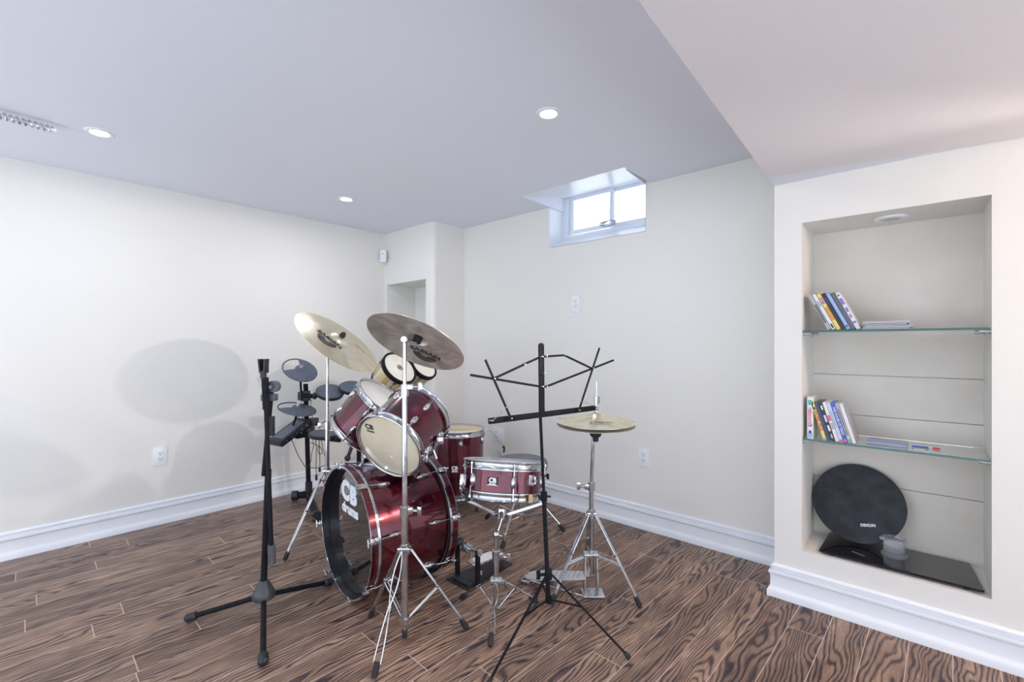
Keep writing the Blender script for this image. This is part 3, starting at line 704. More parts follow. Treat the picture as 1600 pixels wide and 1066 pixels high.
# spurs
for s_ in (-1, 1):
    b = MB(); p = BC+BN*0.10+ex*(s_*0.245)+V(0, 0, -0.135); q = V(p.x+ex.x*s_*0.09-BN.x*0.04, p.y+ex.y*s_*0.09-BN.y*0.04, 0.012)
    if s_ == 1:
        q = V(p.x+ex.x*0.01, p.y+ex.y*0.01, 0.075)+BN*0.10
    b.cyl(p, q, 0.005, seg=10); b.ball(p, 0.014)
    sp_ = b.part('spur', t, M['chrome'])
    MB().cyl(q+(p-q)*0.1, q-(p-q).normalized()*0.008, 0.008, 0.007, seg=12).part('rubber_foot', sp_, M['rubber'])
# tom mount on the bass drum
top = BC+BN*0.15; mp = V(top.x-0.02, top.y, 0.575)
b = MB(); b.box(mp+V(0, 0, 0.004), (0.075, 0.055, 0.010), None, 0.003); b.box(mp+V(0, 0, 0.045), (0.058, 0.040, 0.085), None, 0.004)
mt = b.part('tom_mount', t, M['chrome'])
b = MB(); b.cyl(mp+V(0.0, 0, 0.08), mp+V(-0.005, 0.02, 0.20), 0.011); b.part('mount_post', mt, M['chrome'])
b = MB(); b.cyl(P(575, 697, 2.26), P(575, 712, 2.26), 0.006); b.cyl(P(569, 700, 2.26), P(583, 700, 2.26), 0.004); b.part('wing_screw', mt, M['chrome'])

# rack toms
T1C, T1N, T1R, T1L = V(-0.536, 1.995, 0.705), V(0.367, 0.827, 0.426).normalized(), 0.1634, 0.256
t = thing('rack_tom', 'nearer wine red rack tom tipped with its pale bottom head towards the camera', 'tom drum', T1C+T1N*0.13+V(0, 0, -0.17))
drum(t, T1C, T1N, T1R, T1L, 6, 0.35)
ex1 = V(0.80, -0.18, -0.57); ex1 = (ex1-T1N*ex1.dot(T1N)).normalized(); ey1 = ex1.cross(T1N)*1.0
if ey1.z < 0: ey1 = -ey1
rx1 = V(1, 0, 0); rx1 = (rx1-T1N*rx1.dot(T1N)).normalized(); ry1 = rx1.cross(-T1N)
if ry1.z < 0: ry1 = -ry1
b = text_mb('CB', 0.034, T1C-rx1*0.090+ry1*0.080+T1N*0.0052, rx1, ry1, 'C', 0.0016, 0.0)
text_mb('drums', 0.015, T1C-rx1*0.086+ry1*0.058+T1N*0.0052, rx1, ry1, 'C', 0.001, 0.0, mb=b)
b.part('lettering', t, M['printblack'])
b = MB(); k1 = P(688, 688, 2.07); k2 = P(664, 716, 2.08)
b.box(k1, (0.030, 0.035, 0.035), None, 0.006); b.part('mount_bracket', t, M['chrome']); b = MB(); b.box(k2, (0.032, 0.03, 0.035), None, 0.006); b.part('mount_bracket', t, M['chrome'])
b = MB(); b.cyl(k1, k2, 0.009); b.cyl(k2, P(648, 745, 2.14), 0.006); b.part('mount_rod', t, M['steel'])
b = MB(); b.cyl(k2, P(678, 709, 2.06), 0.005); b.cyl(P(677, 703, 2.06), P(682, 717, 2.06), 0.0065); b.part('wing_bolt', t, M['chrome'])
T2C, T2N, T2R, T2L = V(-0.88, 2.59, 0.655), V(0.648, -0.083, 0.757).normalized(), 0.166, 0.262
t = thing('rack_tom', 'farther wine red rack tom behind the first, with its clear top head showing', 'tom drum', T2C+T2N*0.14+V(0, 0, -0.2))
drum(t, T2C, T2N, T2R, T2L, 6, 0.1, top_mat=M['headwhite'])
b = MB(); k3 = P(594, 636, 2.50); b.box(k3, (0.028, 0.03, 0.04), None, 0.006); b.part('mount_bracket', t, M['chrome'])
# floor tom
FC = V(-0.395, 3.32, 0.09); n = V(0, 0, 1); fr = 0.200; fl = 0.455
t = thing('floor_tom', 'dark wine red floor tom standing near the back wall behind the snare', 'tom drum', (FC.x, FC.y, 0))
drum(t, FC, n, fr, fl, 6, 0.25, top_mat=M['headwhite'], hoop_h=0.034)
badge(t, FC, n, fr-0.011, fl, ang_toward(n, (0.03, -1, 0)), 0.47, 0.046, 0.042)
for k in range(3):
    out = rim_dir(n, 0.8+k*2.09); p = FC+out*(fr+0.012)
    b = MB(); b.cyl((p.x, p.y, 0.015), (p.x, p.y, 0.34), 0.0048, seg=10); b.box(FC+out*(fr+0.004)+V(0, 0, 0.17), (0.03, 0.024, 0.06), (out, n.cross(out), n), 0.004)
    lg = b.part('leg', t, M['chrome'])
    MB().cyl((p.x, p.y, 0.0), (p.x, p.y, 0.03), 0.011, 0.009).part('rubber_foot', lg, M['rubber'])
# drumsticks lying on the floor tom
STK = 'drumsticks on the floor tom'
for yy, dl, lab in ((-0.055, 0.0, 'wooden drumstick lying nearer on the floor tom'), (-0.01, 0.02, 'wooden drumstick lying farther back on the floor tom')):
    zc = FC.z+fl+0.0085; p = V(FC.x-0.19+dl, FC.y+yy, zc)
    MB().tube([p, p+V(0.01, 0, 0), p+V(0.28, 0.01, 0), p+V(0.335, 0.012, 0), p+V(0.345, 0.012, 0), p+V(0.352, 0.012, 0)], [0.005, 0.0072, 0.0070, 0.0035, 0.0045, 0.002], 12).solo('drumstick', cmat((0.72, 0.55, 0.30)), lab, 'drumstick', group=STK)
# snare drum
SN = V(0.055, 0.19, 0.98).normalized(); SR = 0.185; SL = 0.150
SC = V(-0.043, 2.05, 0.478)
t = thing('snare_drum', 'wine red snare drum with chrome hoops on its own stand', 'snare drum', SC)
ph = ang_toward(SN, (-0.71, -0.70, 0))
drum(t, SC, SN, SR, SL, 6, ph, 'center', top_mat=M['headwhite'])
badge(t, SC, SN, SR-0.011, SL, ang_toward(SN, (-0.24, -0.97, 0)), 0.50, 0.046, 0.032)
out = rim_dir(SN, ang_toward(SN, (0.62, -0.78, 0)))
b = MB(); p = SC+SN*0.085+out*(SR-0.004); b.box(p, (0.022, 0.026, 0.045), (out, SN.cross(out), SN), 0.004); b.cyl(p+out*0.01, p+out*0.034, 0.006); b.cyl(p+out*0.03-SN*0.012, p+out*0.03+SN*0.018, 0.004)
b.part('strainer', t, M['chrome'])
MB().box(SC+out*(SR+0.0035)+SN*0.012, (0.004, 0.020, 0.034), (out, SN.cross(out), SN), 0.001).part('strap', t, cmat((0.48, 0.34, 0.20)))
out = rim_dir(SN, ang_toward(SN, (-0.98, -0.1, 0)))
b = MB(); p = SC+SN*0.06+out*(SR-0.002); b.box(p, (0.02, 0.024, 0.05), (out, SN.cross(out), SN), 0.004); b.part('butt_plate', t, M['chrome'])

# ------------------------------------------------------------------ cymbals
def cymbal_h(R_, bell=0.05, bow=0.020):
    def h(r):
        v = bow*(1-(r/R_)**2)
        if r < bell: v += 0.020*(1-(r/bell)**2)**0.8
        return v
    return h
def cymbal(C, n, R_, m, label, group, under=False, bow=0.020, name='cymbal', text=None):
    n = Vector(n).normalized(); h = cymbal_h(R_, R_*0.22, bow)
    base = V(*C)
    t = thing(name, label, 'cymbal', C, 'C', group)
    rs = [0.006]+[R_*0.22*k/6 for k in range(1, 7)]+[R_*(0.22+0.78*k/12) for k in range(1, 13)]
    prof = [(r, h(r)+0.0006) for r in rs]+[(r, h(r)-0.0009) for r in rs[::-1]]
    o = MB().lathe(C, n, prof, 96, closed=True).part('cymbal_plate', t, m)
    me = o.data; org = R3 @ Vector(C)-t.location; nn = R3 @ n
    at = me.attributes.new('rad', 'FLOAT', 'POINT')
    for v in me.vertices:
        d = v.co-org; at.data[v.index].value = (d-nn*d.dot(nn)).length
    return t, h, n
def cym_surf(C, n, h, e1, e2, u0, v0, side, rot=0.0):
    C = Vector(C)
    def f(u, v):
        cu_, su = math.cos(rot), math.sin(rot); u, v = u*cu_-v*su+u0, u*su+v*cu_+v0
        return C+e1*u+e2*v+n*(h(math.hypot(u, v))+side*0.0022)
    return f
def arcs(mb, surf, R0, R1, k, a0, a1):
    for i in range(k):
        r = R0+(R1-R0)*i/(k-1); w_ = (R1-R0)/(k-1)*0.32; N_ = 26
        vs = []
        for j in range(N_+1):
            th = a0+(a1-a0)*j/N_
            vs.append(surf((r-w_)*math.cos(th), (r-w_)*math.sin(th))); vs.append(surf((r+w_)*math.cos(th), (r+w_)*math.sin(th)))
        mb.add(vs, [[2*j, 2*j+1, 2*j+3, 2*j+2] for j in range(N_)])
CYM = 'crash cymbals'
CLc = V(-0.970, 2.564, 1.165); CLn = V(0.636, -0.152, 0.757).normalized()
tl, h, n = cymbal(CLc, CLn, 0.254, M['cymA'], 'bright bronze cymbal at the left, tipped with its top towards the camera', CYM)
e1 = V(0.80, 0.05, -0.62); e1 = (e1-n*e1.dot(n)).normalized(); e2 = n.cross(e1)
if e2.z < 0: e2 = -e2
sf = cym_surf(CLc, n, h, e1, e2, -0.02, -0.085, 1)
b = text_mb('SABIAN', 0.042, (0, 0, 0), e1, e2, surf=sf, bold=0.0014, sx=1.12)
arcs(b, cym_surf(CLc, n, h, e1, e2, -0.02, -0.105, 1), 0.022, 0.058, 8, math.pi, 2*math.pi)
b.part('lettering', tl, M['printblack'])
sf = cym_surf(CLc, n, h, e1, e2, 0.10, 0.10, 1)
text_mb('rock crash', 0.018, (0, 0, 0), e1, e2, surf=sf, bold=0.0003).part('lettering', tl, M['printblack'])
CRc = V(-0.384, 1.833, 1.154); CRn = V(0.295, 0.463, 0.836).normalized()
tr, h, n = cymbal(CRc, CRn, 0.204, M['cymB'], 'brown tarnished cymbal at the top centre, its underside towards the camera', CYM)
e1 = V(0.90, 0.05, -0.4); e1 = (e1-n*e1.dot(n)).normalized(); e2 = n.cross(e1)
if e2.z < 0: e2 = -e2
sf = cym_surf(CRc, n, h, e1, e2, 0.042, -0.082, -1)
b = text_mb('SABIAN', 0.037, (0, 0, 0), e1, e2, surf=sf, bold=0.0013, sx=1.1)
arcs(b, cym_surf(CRc, n, h, e1, e2, 0.042, -0.100, -1), 0.020, 0.052, 8, math.pi, 2*math.pi)
b.part('lettering', tr, M['printblack'])
HHc = V(0.381, 2.10, 0.800)
HH = 'hi-hat cymbals'
nh = V(0.0, -0.03, 1).normalized()
tb_, hb_, n = cymbal(HHc+V(0, 0, -0.016), -nh, 0.176, M['cymB'], 'lower hi-hat cymbal, facing down under the upper one', HH, bow=0.012)
tt, h, n = cymbal(HHc, nh, 0.178, M['cymC'], 'upper golden hi-hat cymbal on the right stand', HH, bow=0.023)
sf = cym_surf(HHc, n, h, V(1, 0, 0), V(0, 1, 0), 0.0, -0.115, 1)
text_mb('Zildjian', 0.034, (0, 0, 0), V(1, 0, 0), V(0, 1, 0), surf=sf, bold=0.0004).part('lettering', tt, M['printblack'])
# ------------------------------------------------------------------ stands
def tilter(mb, p, q):
    mb.ball(p, 0.016, (1, 0, 0), 0.8); mb.cyl(p, q, 0.0045)
def strap_leg(t, top, foot, mid_z, shaft, w_=0.020, m=None, brace_to=None, double=False, brace_f=0.55, foot_mat=None):
    """stamped strip leg with two rails, rubber foot and a brace back to the shaft"""
    m = m or M['chrome']; top = Vector(top); foot = Vector(foot); d = (foot-top).normalized()
    side = d.cross(V(0, 0, 1)).normalized()
    e = foot-d*0.030+V(0, 0, 0.006)
    b = MB()
    if double:      # open pair of rods that bow out and meet
        for s_ in (-1, 1):
            pts = []
            for k in range(13):
                f = k/12; wv = 0.012*math.sin(f*math.pi*2.0)*s_ if f < 0.5 else 0.012*math.sin((f-0.5)*2*math.pi*0.5)*s_*1.0
                pts.append(top+(e-top)*f+side*(wv+0.002*s_))
            b.tube(pts, 0.0028, 8)
    else:
        for s_ in (-1, 1): b.tube([top+side*s_*w_*0.42, e+side*s_*w_*0.30], 0.0032, 8)
        b.bar(top, e, w_*0.8, 0.003, side)
        b.box(top+(e-top)*0.5, (0.010, 0.012, w_+0.004), (d, d.cross(side), side), 0.002)
    lg = b.part('leg', t, m)
    MB().tube([foot-d*0.040, foot-d*0.006, foot+d*0.006], [0.0095, 0.012, 0.008], 12).part('rubber_foot', lg, foot_mat or M['rubber'])
    if brace_to is not None:
        mid = top+(e-top)*brace_f; b = MB()
        for s_ in (-1, 1): b.tube([mid+side*s_*0.007, Vector(brace_to)+side*s_*0.004], 0.0022, 8)
        b.part('brace', lg, m)
    return lg
def wing(mb, c, d):
    """wing nut sticking out along d"""
    c = Vector(c); d = Vector(d).normalized(); s_ = d.cross(V(0, 0, 1)).normalized()
    mb.cyl(c, c+d*0.022, 0.006, seg=10); mb.box(c+d*0.030, (0.016, 0.004, 0.034), (d, s_, V(0, 0, 1)), 0.0015)
# cymbal stand in front (camera side)
fA, fB, fC = PZ(579, 966), PZ(729, 985), PZ(585, 1061)
cx, cy = -0.417, 1.79
t = thing('cymbal_stand', 'tall chrome tripod cymbal stand in front of the bass drum', 'cymbal stand', (cx, cy, 0), group='cymbal stands')
zh = 0.355
for f_, dbl in ((fA, False), (fB, False), (fC, True)):
    out = V(f_.x-cx, f_.y-cy, 0).normalized()
    strap_leg(t, V(cx, cy, zh)+out*0.022, V(f_.x, f_.y, 0.010), 0, None, 0.022, double=dbl, brace_to=V(cx, cy, 0.085)+out*0.012, brace_f=0.52)
b = MB(); b.cyl((cx, cy, 0.07), (cx, cy, 0.50), 0.0135); b.cyl((cx, cy, 0.028), (cx, cy, 0.07), 0.007)
b.part('lower_tube', t, M['chrome'])
MB().cyl((cx, cy, 0.012), (cx, cy, 0.040), 0.0105).part('shaft_tip', t, M['rubber'])
b = MB(); b.box((cx, cy, zh), (0.05, 0.04, 0.022), None, 0.004); b.cyl((cx, cy, zh-0.02), (cx, cy, zh+0.02), 0.019); b.part('leg_collar', t, M['chrome']); MB().box((cx, cy, 0.085), (0.034, 0.030, 0.014), None, 0.003).part('brace_collar', t, M['chrome'])
b = MB(); b.cyl((cx, cy, 0.488), (cx, cy, 0.52), 0.0185); b.box((cx+0.018, cy, 0.505), (0.03, 0.018, 0.026), None, 0.003); wing(b, (cx+0.03, cy, 0.505), (1, -0.3, 0)); b.part('height_clamp', t, M['chrome'])
b = MB(); b.cyl((cx, cy, 0.50), (cx, cy, 0.985), 0.0105); b.part('middle_tube', t, M['chrome'])
b = MB(); b.cyl((cx, cy, 0.95), (cx, cy, 0.995), 0.0155); b.box((cx+0.018, cy, 0.985), (0.03, 0.018, 0.022), None, 0.003); wing(b, (cx+0.03, cy, 0.985), (1, 0.2, 0)); b.part('height_clamp', t, M['chrome'])
b = MB(); b.cyl((cx, cy, 0.98), (cx, cy, 1.162), 0.0075); b.part('upper_tube', t, M['chrome'])
b = MB(); tp = V(cx, cy, 1.170); pk = CRc+CRn*0.006
b.ball(tp, 0.017, (0, 1, 0), 0.7); b.cyl(tp-V(0, 0.014, 0), tp+V(0, 0.014, 0), 0.012)
b.cyl(tp, pk, 0.006); b.cyl(pk, pk+CRn*0.055, 0.0035, seg=8); b.part('tilter', t, M['chrome'])
MB().cyl(CRc+CRn*0.008, CRc+CRn*0.036, 0.019, 0.017).part('felt_washer', t, M['rubber'])
# cymbal stand behind the bass drum (left)
cx, cy = -1.050, 2.62
t = thing('cymbal_stand', 'chrome cymbal stand at the far side of the bass drum, holding the left cymbal', 'cymbal stand', (cx, cy, 0), group='cymbal stands')
zh = 0.43
for f_ in (PZ(445, 877), V(-0.828, 2.56, 0), V(-1.108, 2.84, 0)):
    out = V(f_.x-cx, f_.y-cy, 0).normalized()
    strap_leg(t, V(cx, cy, zh)+out*0.022, V(f_.x, f_.y, 0.010), 0, None, 0.022, brace_to=V(cx, cy, 0.11)+out*0.012, brace_f=0.52)
b = MB(); b.cyl((cx, cy, 0.09), (cx, cy, 0.70), 0.0125); b.part('lower_tube', t, M['chrome'])
b = MB(); b.cyl((cx, cy, zh-0.02), (cx, cy, zh+0.02), 0.018); b.box((cx, cy, zh), (0.046, 0.036, 0.02), None, 0.004); b.part('leg_collar', t, M['chrome']); MB().box((cx, cy, 0.11), (0.034, 0.030, 0.014), None, 0.003).part('brace_collar', t, M['chrome'])
b = MB(); b.cyl((cx, cy, 0.67), (cx, cy, 0.71), 0.0165); wing(b, (cx-0.014, cy, 0.69), (-1, -0.2, 0)); wing(b, (cx+0.010, cy, 0.66), (1, 0.3, 0)); b.part('height_clamp', t, M['chrome'])
b = MB(); b.cyl((cx, cy, 0.69), (cx, cy, 1.09), 0.0085); b.part('upper_tube', t, M['chrome'])
b = MB(); tp = V(cx, cy, 1.09); pk = CLc+CLn*-0.03
b.ball(tp, 0.015, (0, 1, 0), 0.7); b.cyl(tp, pk, 0.006); b.cyl(pk, CLc+CLn*0.072, 0.0035, seg=8); b.part('tilter', t, M['chrome'])
b = MB(); b.cyl(CLc+CLn*0.041, CLc+CLn*0.058, 0.017, 0.014); b.ball(CLc+CLn*0.060, 0.012, CLn, 0.8); b.part('felt_washer', t, M['rubber'])
# snare stand
fA, fB, fC = PZ(721, 937), PZ(838, 943), PZ(766, 1012)
cx, cy = -0.067, 1.955
t = thing('snare_stand', 'low chrome tripod stand carrying the snare drum', 'snare stand', (cx, cy, 0))
zh = 0.148
for f_, dbl in ((fA, False), (fB, False), (fC, True)):
    out = V(f_.x-cx, f_.y-cy, 0).normalized()
    strap_leg(t, V(cx, cy, zh)+out*0.022, V(f_.x, f_.y, 0.011), 0, None, 0.020, double=dbl, brace_to=V(cx, cy, 0.035)+out*0.010, brace_f=0.42)
b = MB(); b.cyl((cx, cy, 0.022), (cx, cy, 0.27), 0.0115); b.part('lower_tube', t, M['chrome'])
b = MB(); b.box((cx, cy, zh), (0.05, 0.042, 0.024), None, 0.004); wing(b, (cx+0.02, cy-0.01, zh), (0.7, -0.7, 0)); b.part('leg_collar', t, M['chrome']); MB().box((cx, cy, 0.035), (0.03, 0.028, 0.012), None, 0.003).part('brace_collar', t, M['chrome'])
b = MB(); b.cyl((cx, cy, 0.235), (cx, cy, 0.275), 0.017); b.box((cx+0.016, cy, 0.255), (0.03, 0.018, 0.026), None, 0.003); wing(b, (cx+0.025, cy, 0.25), (1, -0.3, 0)); b.part('height_clamp', t, M['chrome'])
k1 = V(cx, cy, 0.345); k2 = V(cx+0.020, cy+0.045, 0.395); hubp = SC-SN*0.055
b = MB(); b.cyl((cx, cy, 0.26), k1, 0.009); b.ball(k1, 0.019, (1, 0, 0), 0.8); b.cyl(k1, k2, 0.010); b.cyl(k2, hubp-SN*0.0, 0.010); wing(b, k1+V(0.012, -0.008, 0), (0.8, -0.6, 0.0)); b.part('upper_tube', t, M['chrome'])
b = MB(); b.cyl(hubp-SN*0.045, hubp-SN*0.015, 0.018); b.cyl(hubp-SN*0.015, hubp, 0.022); b.part('basket_hub', t, M['chrome'])
for k in range(3):
    out = rim_dir(SN, ang_toward(SN, (0.25, -1, 0))+k*2*math.pi/3+1.0)
    a0 = hubp-SN*0.03+out*0.015; a1 = SC-SN*0.012+out*(SR+0.004); a2 = SC+SN*0.022+out*(SR+0.012)
    b = MB(); b.bar(a0, a1, 0.014, 0.006, SN, 0.001); b.tube([a1-SN*0.002, a1+out*0.004, a2], 0.005, 8); ar = b.part('basket_arm', t, M['chrome'])
    MB().tube([a1+SN*0.004-out*0.006, a1+out*0.006, a2+SN*0.004], 0.008, 10).part('rubber_tip', ar, M['rubber'])
# hi-hat stand
fR, fL, fB = PZ(1000, 951), PZ(862, 946), PZ(914, 889)
cx, cy = 0.367, 2.125
t = thing('hi_hat_stand', 'chrome hi-hat stand with foot pedal at the right of the kit', 'hi-hat stand', (cx, cy, 0))
zh = 0.37
for f_ in (fR, fL, fB):
    out = V(f_.x-cx, f_.y-cy, 0).normalized()
    strap_leg(t, V(cx, cy, zh)+out*0.020, V(f_.x, f_.y, 0.010), 0, None, 0.018, brace_to=V(cx, cy, 0.185)+out*0.012, brace_f=0.62)
b = MB(); b.cyl((cx, cy, 0.10), (cx, cy, 0.50), 0.0115); b.part('lower_tube', t, M['chrome'])
b = MB(); b.cyl((cx, cy, zh-0.018), (cx, cy, zh+0.018), 0.019); b.box((cx, cy, zh), (0.044, 0.036, 0.018), None, 0.004); b.part('leg_collar', t, M['chrome'])
b = MB(); b.cyl((cx, cy, 0.478), (cx, cy, 0.515), 0.0165); b.box((cx-0.018, cy, 0.495), (0.028, 0.018, 0.024), None, 0.003); wing(b, (cx-0.030, cy, 0.497), (-1, 0, 0)); b.part('height_clamp', t, M['chrome'])
b = MB(); b.tube([(cx, cy, 0.50), (cx+0.006, cy-0.008, 0.72)], 0.0085); b.part('upper_tube', t, M['chrome'])
b = MB(); b.lathe(HHc+V(0, 0, -0.092), (0, 0, 1), [(0.0, 0.0), (0.012, 0.0), (0.014, 0.018), (0.024, 0.026), (0.027, 0.034), (0.022, 0.041), (0.0, 0.041)], 28); b.part('cymbal_seat', t, M['rubber'])
b = MB(); b.cyl(HHc+V(0, 0, -0.06), HHc+V(0.004, 0, 0.182), 0.0028, seg=8); b.part('pull_rod', t, M['chrome'])
b = MB(); b.cyl(HHc+V(0.001, 0, 0.052), HHc+V(0.001, 0, 0.090), 0.0075); b.cyl(HHc+V(0.001, 0, 0.090), HHc+V(0.002, 0, 0.112), 0.0100); wing(b, HHc+V(0.002, 0, 0.095), (0.6, 0.8, 0)); b.part('clutch', t, M['chrome'])
fz = V(cx-0.005, cy-0.01, 0)
b = MB()
for s_ in (-1, 1): b.prism([fz+V(s_*0.030-0.004, -0.03, 0.008), fz+V(s_*0.030-0.004, 0.03, 0.008), fz+V(s_*0.026-0.004, 0.018, 0.185), fz+V(s_*0.026-0.004, -0.018, 0.185)], (0.007, 0, 0))
b.box(fz+V(0, 0, 0.188), (0.066, 0.042, 0.014), None, 0.004); b.box(fz+V(0.008, 0, 0.008), (0.10, 0.075, 0.012), None, 0.004); b.part('pedal_frame', t, M['steel'])
b = MB(); hd = V(-0.288, 0.115, 0); hn = hd.normalized(); hs = V(0, 0, 1).cross(hn)
toe = fz+V(-0.02, 0.0, 0.085); heel = fz+hd+V(0, 0, 0.028)
u_ = (heel-toe).normalized(); up_ = hs.cross(u_)*-1
if up_.z < 0: up_ = -up_
outl = []
Lp = (heel-toe).length
for (f_, w_) in ((0.0, 0.030), (0.12, 0.038), (0.45, 0.043), (0.8, 0.046), (0.93, 0.040), (1.0, 0.022)): outl.append(toe+u_*(f_*Lp)+hs*w_)
for (f_, w_) in ((1.0, 0.022), (0.93, 0.040), (0.8, 0.046), (0.45, 0.043), (0.12, 0.038), (0.0, 0.030)): outl.append(toe+u_*(f_*Lp)-hs*w_)
fb = MB().prism(outl, up_*0.008).part('footboard', t, noisy(mat('cast_aluminium', (0.72, 0.74, 0.78), 0.35, 0.6), (0.66, 0.68, 0.72), (0.8, 0.82, 0.86), 30, 3))
b = MB()
for k in range(9):
    c_ = toe+u_*(Lp*(0.12+0.075*k))+up_*0.0095; b.bar(c_-hs*0.028, c_+hs*0.028, 0.003, 0.003, up_)
b.part('tread', fb, M['steel'])
b = MB(); b.tube([fz+V(-0.035, -0.030, 0.012), fz+hd*0.55+V(0, -0.02, 0.012), fz+hd*0.95+V(0, 0, 0.012), fz+hd+hn*0.02+V(0, 0.01, 0.016)], 0.004, 8); b.box(fz+hd+V(0, 0, 0.012), (0.045, 0.06, 0.018), (hn, hs, V(0, 0, 1)), 0.004); b.part('base_rod', t, M['chrome'])
b = MB(); b.cyl(toe+V(0.005, 0, 0), (cx, cy, 0.15), 0.004, seg=8); b.part('linkage', t, M['steel'])
# bass drum pedal
t = thing('bass_drum_pedal', 'bass drum pedal with black posts and a chrome ribbed footboard', 'drum pedal', (-0.205, 2.25, 0))
pL, pR = V(-0.270, 2.284, 0), V(-0.163, 2.190, 0); ax_ = (pR-pL).normalized(); fw_ = V(-ax_.y, ax_.x, 0)
if fw_.x < 0: fw_ = -fw_
mid_ = (pL+pR)/2
b = MB(); b.prism([mid_-ax_*0.085-fw_*0.06, mid_+ax_*0.085-fw_*0.06, mid_+ax_*0.055+fw_*0.27, mid_-ax_*0.055+fw_*0.27], (0, 0, 0.008)); b.box(mid_-fw_*0.03+V(0, 0, 0.014), (0.12, 0.035, 0.014), (ax_, fw_, V(0, 0, 1)), 0.005); b.part('base_plate', t, M['plastic'])
for p in (pL, pR):
    b = MB(); b.box(p+V(0, 0, 0.085), (0.016, 0.022, 0.17), (ax_, fw_, V(0, 0, 1)), 0.003); b.part('post', t, M['black'])
b = MB(); b.cyl(pL-ax_*0.022+V(0, 0, 0.163), pR+ax_*0.022+V(0, 0, 0.163), 0.007)
for k in (0.30, 0.52): b.cyl(pL+ax_*(0.142*k)+V(0, 0, 0.163), pL+ax_*(0.142*k+0.012)+V(0, 0, 0.163), 0.024, seg=28)
b.cyl(pR+ax_*0.008+V(0, 0, 0.163), pR+ax_*0.018+V(0, 0, 0.163), 0.016); b.part('cam', t, M['chrome'])
b = MB(); q = mid_-fw_*0.05+V(0, 0, 0.21); b.cyl(mid_+V(0, 0, 0.165), q+V(0, 0, 0), 0.004, seg=8); bt = b.part('beater', t, M['chrome'])
MB().ball(q, 0.020, fw_, 1.1).part('beater_head', bt, M['plastic'])
b = MB(); p0 = mid_+fw_*0.026+V(0, 0, 0.16); p1 = mid_+fw_*0.030+V(0, 0, 0.082)
for k in range(12):
    c_ = p0.lerp(p1, (k+0.5)/12); b.box(c_, (0.007, 0.004, 0.0085), None, 0.001)
b.part('drive_chain', t, M['steel'])
toe = mid_+fw_*0.015+V(0, 0, 0.078); heel = mid_+fw_*0.265+V(0, 0, 0.040); u_ = (heel-toe).normalized(); up_ = V(0, 0, 1)
knee = toe.lerp(heel, 0.70)+V(0, 0, 0.012)
outl = []
b = MB()
for (pa, pb, wa, wb) in ((toe, toe+u_*0.05, 0.020, 0.038), (toe+u_*0.05, knee, 0.038, 0.036), (knee, heel, 0.036, 0.034)):
    b.prism([pa-ax_*wa, pa+ax_*wa, pb+ax_*wb, pb-ax_*wb], (0, 0, 0.006))
fb = b.part('footboard', t, M['steel'])
b = MB()
for k in range(-4, 5): b.bar(toe+u_*0.030+ax_*k*0.0070+V(0, 0, 0.008), knee+ax_*k*0.0075+V(0, 0, 0.008), 0.0035, 0.0035, up_)
b.part('ribs', fb, M['print'])
b = MB(); b.cyl(pL-ax_*0.03+V(0, 0, 0.06), pL+V(0, 0, 0.06), 0.009); b.cyl(pR-ax_*0.015+V(0, 0, 0.05)+fw_*0.02, pR+fw_*0.03+V(0, 0, 0.05), 0.011); b.part('spring_bolt', t, M['steel'])
# drum throne
tx, ty = 0.055, 2.83
t = thing('drum_throne', 'round grey drum stool with chrome tripod legs behind the snare', 'stool', (tx, ty, 0))
MB().lathe((tx, ty, 0.385), (0, 0, 1), [(0.0, 0.0), (0.150, 0.0), (0.160, 0.006), (0.163, 0.016), (0.163, 0.044), (0.157, 0.056), (0.140, 0.062), (0.0, 0.066)], 56).part('seat', t, M['vinylseat'])
b = MB(); b.box((tx, ty, 0.381), (0.12, 0.12, 0.006), None, 0.001); b.cyl((tx, ty, 0.34), (tx, ty, 0.385), 0.018); wing(b, (tx+0.13, ty-0.08, 0.372), (1, -0.2, -0.3)); b.part('seat_bracket', t, M['black'])
b = MB(); b.cyl((tx, ty, 0.07), (tx, ty, 0.36), 0.0125); b.part('post', t, noisy(mat('warm_chrome', (0.8, 0.72, 0.62), 0.15, 1.0), (0.78, 0.70, 0.60), (0.84, 0.78, 0.70), 20, 2))
for f_ in (PZ(881, 832), PZ(785, 859), PZ(760, 812)):
    out = V(f_.x-tx, f_.y-ty, 0).normalized(); tp = V(tx, ty, 0.30)+out*0.018
    b = MB(); b.tube([tp, V(f_.x, f_.y, 0.02)], 0.0055, 8); lg = b.part('leg', t, M['chrome'])
    d = (V(f_.x, f_.y, 0.012)-tp).normalized()
    MB().tube([V(f_.x, f_.y, 0.012)-d*0.045, V(f_.x, f_.y, 0.012)-d*0.005, V(f_.x, f_.y, 0.010)+d*0.004], [0.010, 0.014, 0.009], 12).part('rubber_foot', lg, M['rubber'])
    mid_p = tp.lerp(V(f_.x, f_.y, 0.02), 0.62)
    MB().tube([mid_p, V(tx, ty, 0.10)+out*0.012], 0.0035, 8).part('brace', lg, M['chrome'])
b = MB(); b.cyl((tx, ty, 0.28), (tx, ty, 0.32), 0.021); b.cyl((tx, ty, 0.09), (tx, ty, 0.11), 0.019); b.part('collar', t, M['chrome'])
